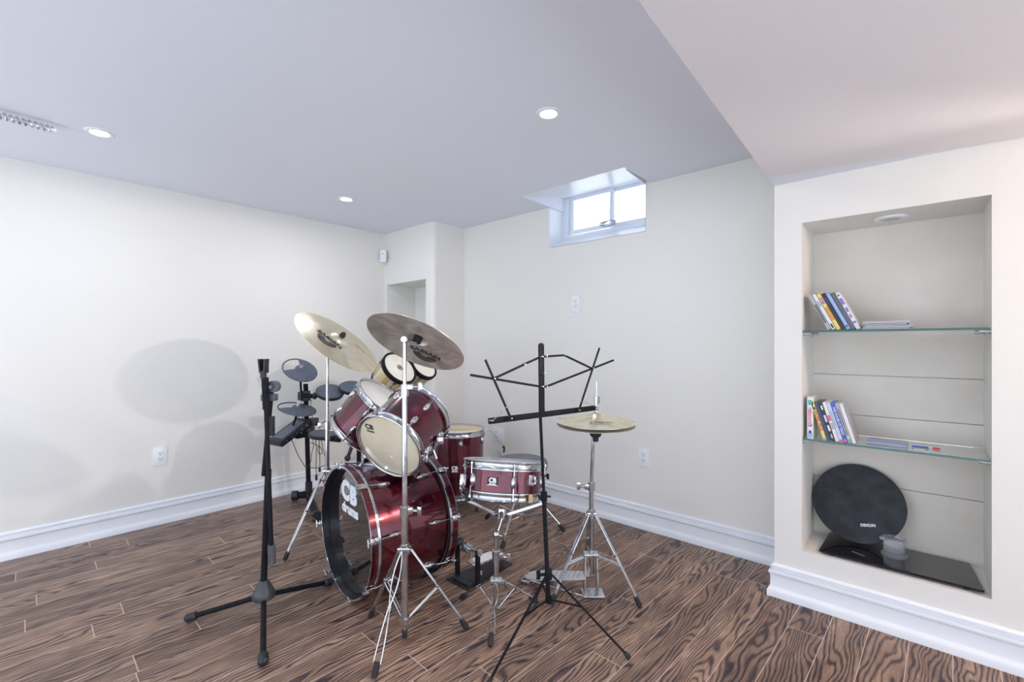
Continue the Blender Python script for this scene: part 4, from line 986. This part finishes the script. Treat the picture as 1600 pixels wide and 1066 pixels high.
# microphone stand
mx_, my_ = -1.040, 1.93
t = thing('microphone_stand', 'black tripod microphone stand with folded boom at the left of the kit', 'microphone stand', (mx_, my_, 0))
MB().lathe((mx_, my_, 0.082), (0, 0, 1), [(0.0, 0.0), (0.026, 0.0), (0.043, 0.008), (0.045, 0.022), (0.040, 0.036), (0.024, 0.068), (0.018, 0.082), (0.0, 0.082)], 36).part('hub', t, noisy(mat('satin_black', (0.05, 0.055, 0.065), 0.3), (0.045, 0.05, 0.06), (0.06, 0.065, 0.075), 20, 2))
for f_ in (PZ(294, 970, 0.008), PZ(411, 1040, 0.008), PZ(516, 913, 0.008)):
    out = V(f_.x-mx_, f_.y-my_, 0); Lr = out.length; out.normalize()
    a0 = V(mx_, my_, 0.092)+out*0.03; a1 = V(f_.x, f_.y, 0.020)
    lg = MB().cyl(a0, a1, 0.0105).part('leg', t, M['black'])
    d = (a1-a0).normalized(); b = MB(); b.tube([a1-d*0.035, a1-d*0.03, a1+d*0.002, a1+d*0.012], [0.013, 0.0175, 0.018, 0.010], 16); b.part('rubber_foot', lg, M['plastic'])
p_top = P(424.5, 607, 1.945)
b = MB(); b.cyl((mx_, my_, 0.155), V(mx_, my_, 0).lerp(p_top, 1.0).lerp(V(mx_, my_, 0.155), 0.42), 0.0125); b.cyl((mx_, my_, 0.6), p_top, 0.0095); b.part('pole', t, M['black'])
cl = P(423, 662, 1.94); b = MB(); b.cyl(cl-V(0, 0, 0.05), cl+V(0, 0, 0.03), 0.016); b.part('height_clutch', t, M['plastic'])
b = MB(); cc = P(421, 621, 1.93); b.box(cc, (0.062, 0.03, 0.030), None, 0.006); dk = P(428, 604, 1.925); b.cyl(dk-V(0, 0.012, 0), dk+V(0, 0.012, 0), 0.024, seg=28); b.cyl(dk-V(0, 0.030, 0), dk, 0.008); b.part('boom_clutch', t, noisy(mat('grey_plastic', (0.10, 0.11, 0.13), 0.4), (0.09, 0.10, 0.12), (0.13, 0.14, 0.16), 20, 2))
b = MB(); k = P(409, 603, 1.90); b.cyl(k, P(416, 607, 1.90), 0.006); b.part('knob', t, M['chrome'])
b0 = P(414, 590, 1.895); b1 = P(424, 853, 1.90)
b = MB(); b.cyl(P(415, 615, 1.897), b1, 0.0088); b.cyl(b0, P(416, 640, 1.897), 0.0135); b.part('boom', t, M['black'])
b = MB(); b.cyl(b1-V(0, 0, -0.004), P(425, 881, 1.90), 0.0150); b.part('counterweight', t, noisy(mat('dark_knurled', (0.07, 0.075, 0.085), 0.45), (0.05, 0.055, 0.065), (0.11, 0.115, 0.13), 200, 2, 0.5, 600, dist=0.001))
b = MB(); ch = P(411.5, 574, 1.89)
for s_ in (-1, 1): b.prism([ch+V(s_*0.008-0.003, -0.014, -0.022), ch+V(s_*0.009-0.003, 0.014, -0.022), ch+V(s_*0.013-0.003, 0.016, 0.034), ch+V(s_*0.013-0.003, -0.016, 0.034)], (0.006, 0, 0))
b.box(ch+V(0, 0.014, 0.004), (0.028, 0.006, 0.056), None, 0.002); b.cyl(ch+V(0, 0, -0.045), ch+V(0, 0, -0.015), 0.012); b.part('microphone_clip', t, M['plastic'])
# music stand
sx_, sy_ = 0.141, 1.78
t = thing('music_stand', 'black folding wire music stand at the front right of the kit', 'music stand', (sx_, sy_, 0))
feet = [PZ(983, 1031), PZ(762, 1074), V(0.105, 2.07, 0)]
zc = 0.262; zb_ = 0.166
for f_ in feet:
    out = V(f_.x-sx_, f_.y-sy_, 0).normalized(); tp = V(sx_, sy_, zc)+out*0.014; ft = V(f_.x, f_.y, 0.008)
    b = MB(); b.bar(tp, ft, 0.009, 0.005, out.cross(V(0, 0, 1)), 0.001); lg = b.part('leg', t, M['black'])
    d = (ft-tp).normalized(); MB().tube([ft-d*0.022, ft-d*0.004, ft+d*0.004], [0.007, 0.0095, 0.006], 12).part('rubber_foot', lg, M['rubber'])
    m_ = tp.lerp(ft, 0.40); MB().bar(m_, V(sx_, sy_, zb_)+out*0.012, 0.008, 0.004, out.cross(V(0, 0, 1)), 0.001).part('brace', lg, M['black'])
TL, TR = V(-0.084, 1.633, 0.879), V(0.360, 1.980, 0.879)
tdir = (TR-TL).normalized(); tper = V(-tdir.y, tdir.x, 0); lean = 0.14
pn = (tper*1.0+V(0, 0, -lean)).normalized(); upn = (tper*lean+V(0, 0, 1)).normalized()
T0 = (TL+TR)/2
def DP(x, y, off=0.0):          # point of the desk plane seen at photo position
    r_ = Vector(((x-800)/F, 1.0, -(y-538.5)/F)); o_ = V(0, 0, H)
    k = (T0-o_).dot(pn)/r_.dot(pn); return o_+r_*k+pn*off
ptop = DP(847, 652)+pn*0.01
b = MB(); b.cyl((sx_, sy_, zb_-0.012), V(sx_, sy_, zb_).lerp(ptop, 0.56), 0.0085); b.part('lower_tube', t, M['black'])
b = MB(); b.cyl(V(sx_, sy_, zb_).lerp(ptop, 0.5), ptop, 0.0060); b.part('upper_tube', t, M['black'])
q = V(sx_, sy_, zb_).lerp(ptop, 0.565); b = MB(); b.cyl(q-V(0, 0, 0.018), q+V(0, 0, 0.016), 0.0125); b.cyl(q, q+V(0.025, -0.01, 0), 0.004); b.part('height_clamp', t, M['black'])
b = MB(); b.cyl((sx_, sy_, zc-0.018), (sx_, sy_, zc+0.018), 0.014); wing(b, (sx_-0.01, sy_, zc), (-1, -0.2, 0)); b.part('leg_collar', t, M['black']); MB().cyl((sx_, sy_, zb_-0.012), (sx_, sy_, zb_+0.012), 0.013).part('brace_collar', t, M['black'])
b = MB(); cA, cB = DP(845.5, 541), DP(846.5, 650); b.bar(cA, cB, 0.026, 0.008, tdir, 0.002); b.cyl(cA-pn*0.004+V(0, 0, -0.0), cA+pn*0.004, 0.0125); dsk = b.part('spine', t, M['black'])
b = MB(); b.bar(TL-V(0, 0, 0.0), TR, 0.020, 0.0025, upn); b.bar(TL-pn*0.008-V(0, 0, 0.010), TR-pn*0.008-V(0, 0, 0.010), 0.016, 0.0025, pn); b.part('tray', t, M['black'])
def dz(a, b_, off=-0.006, w_=0.0085):
    pa, pb = DP(*a, off), DP(*b_, off); return MB().bar(pa, pb, w_, 0.003, pn.cross(pb-pa))
Z4 = lambda x, y: (700+x*0.2439, 500+y*0.2439)
ARM = [((583, 240), (472, 290)), ((472, 290), (278, 380)), ((585, 430), (130, 355)), ((222, 258), (385, 632)),
       ((610, 236), (733, 228)), ((733, 228), (910, 312)), ((612, 430), (1047, 260)), ((952, 183), (820, 580))]
for i, (p, q) in enumerate(ARM): dz(Z4(*p), Z4(*q), -0.006-0.0035*(i % 4)).part('desk_arm', t, M['black'])
b = MB()
for p in ((583, 240), (610, 236), (585, 430), (612, 430), (472, 290), (278, 380), (733, 228), (910, 312), (262, 646), (385, 632), (820, 580), (940, 562), (598, 345)):
    c_ = DP(*Z4(*p)); b.cyl(c_-pn*0.024, c_-pn*0.004, 0.0028, seg=8)
b.part('rivet', t, M['steel'])
for pts in ([(262, 646), (330, 575), (385, 525), (398, 528)], [(940, 562), (860, 535), (785, 512), (775, 518)]):
    MB().tube([DP(*Z4(*p), -0.026) for p in pts], 0.0012, 6).part('page_clip', t, M['steel'])

# ------------------------------------------------------------------ bongos on their stand
BNn = V(0.660, -0.440, 0.610).normalized()
t = thing('bongo_drums', 'pair of pale wooden bongos with black rims on a stand behind the toms', 'bongos', (-0.78, 3.05, 0.85))
b1c, b2c = V(-0.714, 2.941, 1.004), V(-0.595, 3.131, 1.005)
for c_, r_, nm in ((b1c, 0.118, 'large_bongo'), (b2c, 0.098, 'small_bongo')):
    L_ = 0.178
    prof = [(r_-0.006, 0.012), (r_-0.004, 0.05), (r_-0.012, L_*0.75), (r_-0.024, L_)]
    o = MB().lathe(c_, -BNn, prof, 48).part(nm, t, M['stave'])
    at = o.data.attributes.new('ang', 'FLOAT', 'POINT'); org = R3 @ c_-t.location; a_, b_, n_ = basis(R3 @ BNn)
    for v in o.data.vertices:
        d = v.co-org; at.data[v.index].value = (math.atan2(d.dot(b_), d.dot(a_))+math.pi)/(2*math.pi)*2.0
    MB().lathe(c_, BNn, [(r_-0.008, 0.001), (r_+0.002, 0.001), (r_+0.005, -0.003), (r_+0.004, -0.026), (r_-0.002, -0.030), (r_-0.004, -0.012)], 56, closed=True).part('rim', o, M['black'])
    hd_ = MB().lathe(c_, BNn, [(0, -0.003), (r_-0.018, -0.003), (r_-0.009, -0.005)], 56).part('head', o, M['skin'])
    if r_ > 0.1:
        b = MB(); b.lathe(c_, BNn, [(0.015, -0.0022), (0.021, -0.0022)], 28, caps=False); b.lathe(c_, BNn, [(0.0, -0.0021), (0.010, -0.0021)], 20)
        b.part('emblem', o, M['printblack'])
    MB().lathe(c_, -BNn, [(r_-0.022, L_-0.004), (r_-0.019, L_-0.012), (r_-0.017, L_+0.004), (r_-0.024, L_+0.004)], 48, closed=True).part('bottom_ring', o, M['black'])
    for k in range(4):
        out = rim_dir(BNn, k*math.pi/2+0.9)
        b = MB(); b.box(c_-BNn*0.034+out*(r_+0.003), (0.010, 0.020, 0.022), (out, BNn.cross(out), BNn), 0.002); b.cyl(c_-BNn*0.03+out*(r_+0.005), c_-BNn*(L_-0.01)+out*(r_-0.012), 0.003, seg=8)
        b.part('tuning_rod', o, M['chrome'])
mm = (b1c+b2c)/2-BNn*0.075+(b1c-b2c).normalized()*0.012
MB().box(mm, (0.05, 0.035, 0.09), ((b1c-b2c).normalized(), BNn.cross((b1c-b2c).normalized()), BNn), 0.004).part('center_block', t, M['stave'])
px_, py_ = -1.02, 3.07
t = thing('bongo_stand', 'black and chrome stand holding the bongos, behind the bass drum', 'bongo stand', (px_, py_, 0))
b = MB(); b.cyl((px_, py_, 0.05), (px_, py_, 0.62), 0.0145); b.part('lower_tube', t, M['black'])
b = MB(); b.tube([(px_, py_, 0.58), (px_, py_, 0.76), (px_+0.03, py_, 0.82), mm-BNn*0.085], 0.009); b.part('upper_arm', t, M['chrome'])
b = MB(); b.box((px_, py_, 0.60), (0.045, 0.04, 0.04), None, 0.004); b.cyl((px_, py_, 0.60), P(543, 716, 3.0), 0.012); b.ball(P(543, 716, 3.0), 0.020); b.part('clamp', t, M['plastic'])
b = MB(); b.box(mm-BNn*0.066, (0.07, 0.05, 0.012), ((b1c-b2c).normalized(), BNn.cross((b1c-b2c).normalized()), BNn), 0.002); b.part('mounting_plate', t, M['chrome'])
for a_ in (0.4, 2.5, 4.6):
    o_ = V(math.cos(a_), math.sin(a_), 0); b = MB(); b.cyl((px_, py_, 0.36), V(px_, py_, 0.015)+o_*0.22, 0.008); lg = b.part('leg', t, M['chrome'])
    MB().ball(V(px_, py_, 0.013)+o_*0.225, 0.013).part('rubber_foot', lg, M['rubber'])

# ------------------------------------------------------------------ electronic drum kit by the left wall
ed = 3.42
kx = (482.5-800)/F*ed
t = thing('electronic_drum_kit', 'compact electronic drum kit with grey pads on a black rack by the left wall', 'electronic drums', (kx, ed, 0))
ptp = P(477.5, 600, ed)
b = MB(); b.cyl((kx, ed, 0.03), ptp, 0.0165); pole = b.part('main_pole', t, M['black'])
bl = P(461, 760, 3.40); bl.z = 0.036
b = MB(); be = V(kx+0.24, ed-0.42, 0.036)
b.cyl(bl, V(kx-0.005, ed, 0.036), 0.024); b.cyl(V(kx-0.005, ed, 0.036), be, 0.024); bs = b.part('base_tube', t, M['black'])
for c_, d_ in ((bl, (bl-V(kx, ed, 0.036)).normalized()), (be, (be-V(kx, ed, 0.036)).normalized())):
    MB().tube([c_-d_*0.02, c_+d_*0.02], 0.034, 20).part('end_foot', bs, M['plastic'])
b = MB(); b.cyl((kx, ed, 0.05), (kx, ed, 0.13), 0.024); b.part('base_clamp', t, M['plastic'])
Z5 = lambda x, y, d: P(420+x*0.225, 540+y*0.225, d)
# cymbal pads
def cym_pad(C, n, R_, post_foot, label):
    n = Vector(n).normalized(); C = Vector(C); e1 = V(1, 0, 0); e1 = (e1-n*e1.dot(n)).normalized(); e2 = n.cross(e1)
    if e2.z < 0 and e2.y < 0: e2 = -e2
    b = MB(); N_ = 64; cut0, cut1 = math.radians(118), math.radians(222)
    # plate: sector beyond the open part
    vs = [C+n*0.006]; prof = []
    pts = []
    for k in range(N_+1):
        th = cut1+(2*math.pi-(cut1-cut0))*k/N_; pts.append((math.cos(th), math.sin(th)))
    for zoff in (0.006, -0.004):
        pass
    top = [C+n*0.014]+[C+n*(0.014-0.010*0.55)+(e1*x+e2*y)*(R_*0.55) for x, y in pts]+[C+n*0.0+(e1*x+e2*y)*R_ for x, y in pts]
    bot = [p-n*0.006 for p in top]; m_ = len(pts); fs = []
    for i in range(m_-1):
        fs.append([0, 1+i, 2+i]); fs.append([1+i, 1+m_+i, 2+m_+i, 2+i])
    T_ = len(top); fs2 = [[i+T_ for i in f[::-1]] for f in fs]
    rim = [[1+m_+i, T_+1+m_+i, T_+2+m_+i, 2+m_+i] for i in range(m_-1)]
    side = [[0, T_, T_+1, 1], [1, T_+1, T_+1+m_, 1+m_], [0, m_, T_+m_, T_], [m_, 2*m_, T_+2*m_, T_+m_]]
    b.add(top+bot, fs+fs2+rim+side)
    # open ring part
    rp = [C+(e1*math.cos(th)+e2*math.sin(th))*(R_-0.004)-n*0.002 for th in [cut0-0.06+(cut1-cut0+0.12)*k/24 for k in range(25)]]
    b.tube(rp, 0.0048, 8)
    b.lathe(C, n, [(0.0, 0.026), (0.018, 0.024), (0.034, 0.016), (0.038, 0.004)], 28)
    pad = b.part('cymbal_pad', t, M['greyrub'], label)
    b = MB(); b.cyl(C+n*0.02, C+n*0.046, 0.0035, seg=8); b.lathe(C+n*0.026, n, [(0, 0), (0.015, 0), (0.014, 0.006), (0, 0.006)], 16); b.box(C+n*0.040, (0.026, 0.004, 0.010), (e1, e2, n), 0.001); b.part('wing_nut', pad, M['steel'])
    b = MB(); b.tube([C, C-V(0, 0, 0.03)+(Vector(post_foot)-C)*0.05, Vector(post_foot)], 0.0075, 10); b.part('cymbal_arm', t, M['black'])
cym_pad((-1.54, 3.35, 0.966), (0.50, -0.42, 0.755), 0.122, Z5(228, 385, 3.40), 'upper grey cymbal pad')
cym_pad((-1.531, 3.286, 0.692), (0.27, -0.12, 0.95), 0.130, Z5(146, 620, 3.30), 'lower grey cymbal pad')
def drum_pad(C, n, R_):
    n = Vector(n).normalized()
    p_ = MB().lathe(C, n, [(0.0, 0.0), (R_-0.006, 0.0), (R_, -0.004), (R_, -0.016), (R_-0.004, -0.026), (0.0, -0.028)], 48).part('drum_pad', t, M['plastic'])
    MB().lathe(C, n, [(0.0, 0.0012), (R_-0.008, 0.0012), (R_-0.005, -0.001)], 48).part('pad_surface', p_, M['greyrub'])
drum_pad(V(-1.302, 3.30, 0.818), (0.25, -0.40, 0.88), 0.096)
drum_pad(V(-1.165, 3.36, 0.845), (0.20, -0.35, 0.90), 0.092)
drum_pad(Z5(385, 607, 3.12), (0.08, -0.05, 1), 0.100)
# rack arms
b = MB(); b.cyl(Z5(215, 345, ed-0.03), Z5(310, 352, 3.36), 0.017); b.cyl(Z5(300, 350, 3.36), Z5(395, 355, 3.32), 0.011); b.cyl(Z5(390, 345, 3.34), Z5(560, 320, 3.40), 0.010); b.part('upper_arm', t, M['black'])
b = MB(); b.box(Z5(255, 350, ed-0.01), (0.055, 0.05, 0.075), None, 0.006); b.box(Z5(222, 350, ed-0.03), (0.03, 0.04, 0.06), None, 0.005); b.cyl(Z5(315, 350, 3.36), Z5(325, 350, 3.36), 0.026); b.part('rack_clamp', t, M['plastic'])
b = MB(); b.tube([Z5(140, 612, 3.30), Z5(200, 632, 3.30), Z5(270, 618, 3.33), Z5(360, 640, 3.22), Z5(490, 655, 3.04)], 0.018, 14); b.part('lower_arm', t, M['black'])
b = MB(); b.box(Z5(275, 600, ed-0.06), (0.07, 0.07, 0.075), None, 0.008); b.box(Z5(310, 530, 3.36), (0.06, 0.05, 0.055), None, 0.005); b.cyl(Z5(235, 590, 3.35), Z5(300, 575, 3.35), 0.024); b.part('rack_clamp', t, M['plastic'])
# module
A_, B_, C_, D_ = Z5(28, 668, 3.16), Z5(48, 690, 3.10), Z5(252, 560, 3.26), Z5(120, 548, 3.40)
mo = Z5(148, 600, 3.26)
mxv = (Z5(250, 520, 3.33)-Z5(38, 680, 3.12)).normalized(); mzv = V(-0.30, -0.62, 0.72); mzv = (mzv-mxv*mzv.dot(mxv)).normalized(); myv = mzv.cross(mxv)
b = MB(); b.box(mo, (0.27, 0.145, 0.042), (mxv, myv, mzv), 0.008); md = b.part('sound_module', t, M['plastic'])
b = MB(); b.box(mo+mzv*0.022, (0.20, 0.10, 0.002), (mxv, myv, mzv)); b.part('control_panel', md, cmat((0.10, 0.12, 0.17)))
b = MB()
for k in range(5): b.cyl(mo+mxv*(-0.09+0.045*k)+mzv*0.002-myv*0.072, mo+mxv*(-0.09+0.045*k)+mzv*0.002-myv*0.076, 0.006, seg=12)
b.part('socket', md, M['steel'])
# cables
def cable(pts, r_=0.0026):
    o = MB().tube([Z5(*p) for p in pts], r_, 6).part('cable', t, M['cablegrey']); return o
def smooth(pts, k=6):
    out = []
    for i in range(len(pts)-1):
        p0 = Vector(pts[max(i-1, 0)]); p1 = Vector(pts[i]); p2 = Vector(pts[i+1]); p3 = Vector(pts[min(i+2, len(pts)-1)])
        for j in range(k):
            s = j/k; out.append(tuple(0.5*((2*p1)+(-p0+p2)*s+(2*p0-5*p1+4*p2-p3)*s*s+(-p0+3*p1-3*p2+p3)*s**3)))
    out.append(tuple(pts[-1])); return out
cable(smooth([(145, 640, 3.25), (165, 670, 3.26), (195, 745, 3.3), (225, 800, 3.33), (262, 850, 3.36), (300, 850, 3.33), (345, 850, 3.3), (400, 828, 3.28)]))
cable(smooth([(325, 645, 3.24), (330, 720, 3.26), (328, 830, 3.28), (330, 905, 3.28)]), 0.0024)
cable(smooth([(350, 640, 3.22), (352, 720, 3.24), (355, 800, 3.25), (353, 860, 3.25)]), 0.0024)
cable(smooth([(290, 675, 3.34), (325, 688, 3.3), (365, 715, 3.28), (368, 750, 3.28), (350, 752, 3.28), (340, 722, 3.28), (352, 690, 3.28)]), 0.0024)
cable(smooth([(362, 650, 3.2), (375, 710, 3.22), (388, 770, 3.24)]), 0.0024)
cable(smooth([(305, 655, 3.27), (310, 700, 3.3), (295, 760, 3.33), (290, 810, 3.34), (262, 842, 3.36)]), 0.0022)
cable(smooth([(200, 505, 3.3), (212, 490, 3.32), (232, 492, 3.33), (250, 540, 3.34)]))
cable(smooth([(335, 540, 3.33), (370, 538, 3.28), (395, 522, 3.25)]), 0.0026)
cable(smooth([(300, 390, 3.4), (285, 370, 3.38), (292, 410, 3.38), (290, 450, 3.38), (305, 500, 3.36)]), 0.0022)
b = MB(); b.cyl(Z5(330, 900, 3.28), Z5(330, 935, 3.28), 0.008); b.cyl(Z5(353, 850, 3.25), Z5(353, 878, 3.25), 0.008); b.part('plug', t, M['plastic'])
# white cords by the floor tom and the outlet
Z9 = lambda x, y, d: P(740+x*0.0938, 640+y*0.0938, d)
pts = smooth([(150, 360, 3.50), (190, 325, 3.52), (240, 330, 3.55), (310, 370, 3.6), (380, 440, 3.66), (430, 530, 3.7), (470, 640, 3.72), (490, 760, 3.7), (500, 900, 3.62), (510, 1500, 3.55), (500, 2000, 3.52)])
ptsC = []
for p in pts:
    q = Z9(*p); q.z = max(q.z, 0.009); ptsC.append(q)
MB().tube(ptsC, 0.0062, 8).solo('white_hose', M['cord'], 'thick white cord arching down between floor tom and wall outlet', 'cord')
pts = smooth([(330, 400, 3.80), (355, 430, 3.80), (390, 620, 3.75), (420, 740, 3.7), (445, 900, 3.66)])
ptsC = [Z9(*p) for p in pts]; ptsC.append(V(ptsC[-1].x, ptsC[-1].y, 0.3)); ptsC.append(V(ptsC[-1].x+0.02, ptsC[-1].y, 0.006))
MB().tube(ptsC, 0.0035, 8).solo('grey_cable', cmat((0.45, 0.46, 0.5)), 'thin grey cable hanging from the double outlet behind the snare', 'cable')
b = MB(); a0 = Z9(492, 610, 3.68); b.tube([a0, a0+V(0.012, 0, -0.012), a0+V(0.014, 0, -0.030), a0+V(0.004, 0, -0.052)], [0.010, 0.013, 0.011, 0.006], 12)
b.solo('black_adapter', M['plastic'], 'small black plug hanging beside the white cord under the outlet', 'plug')
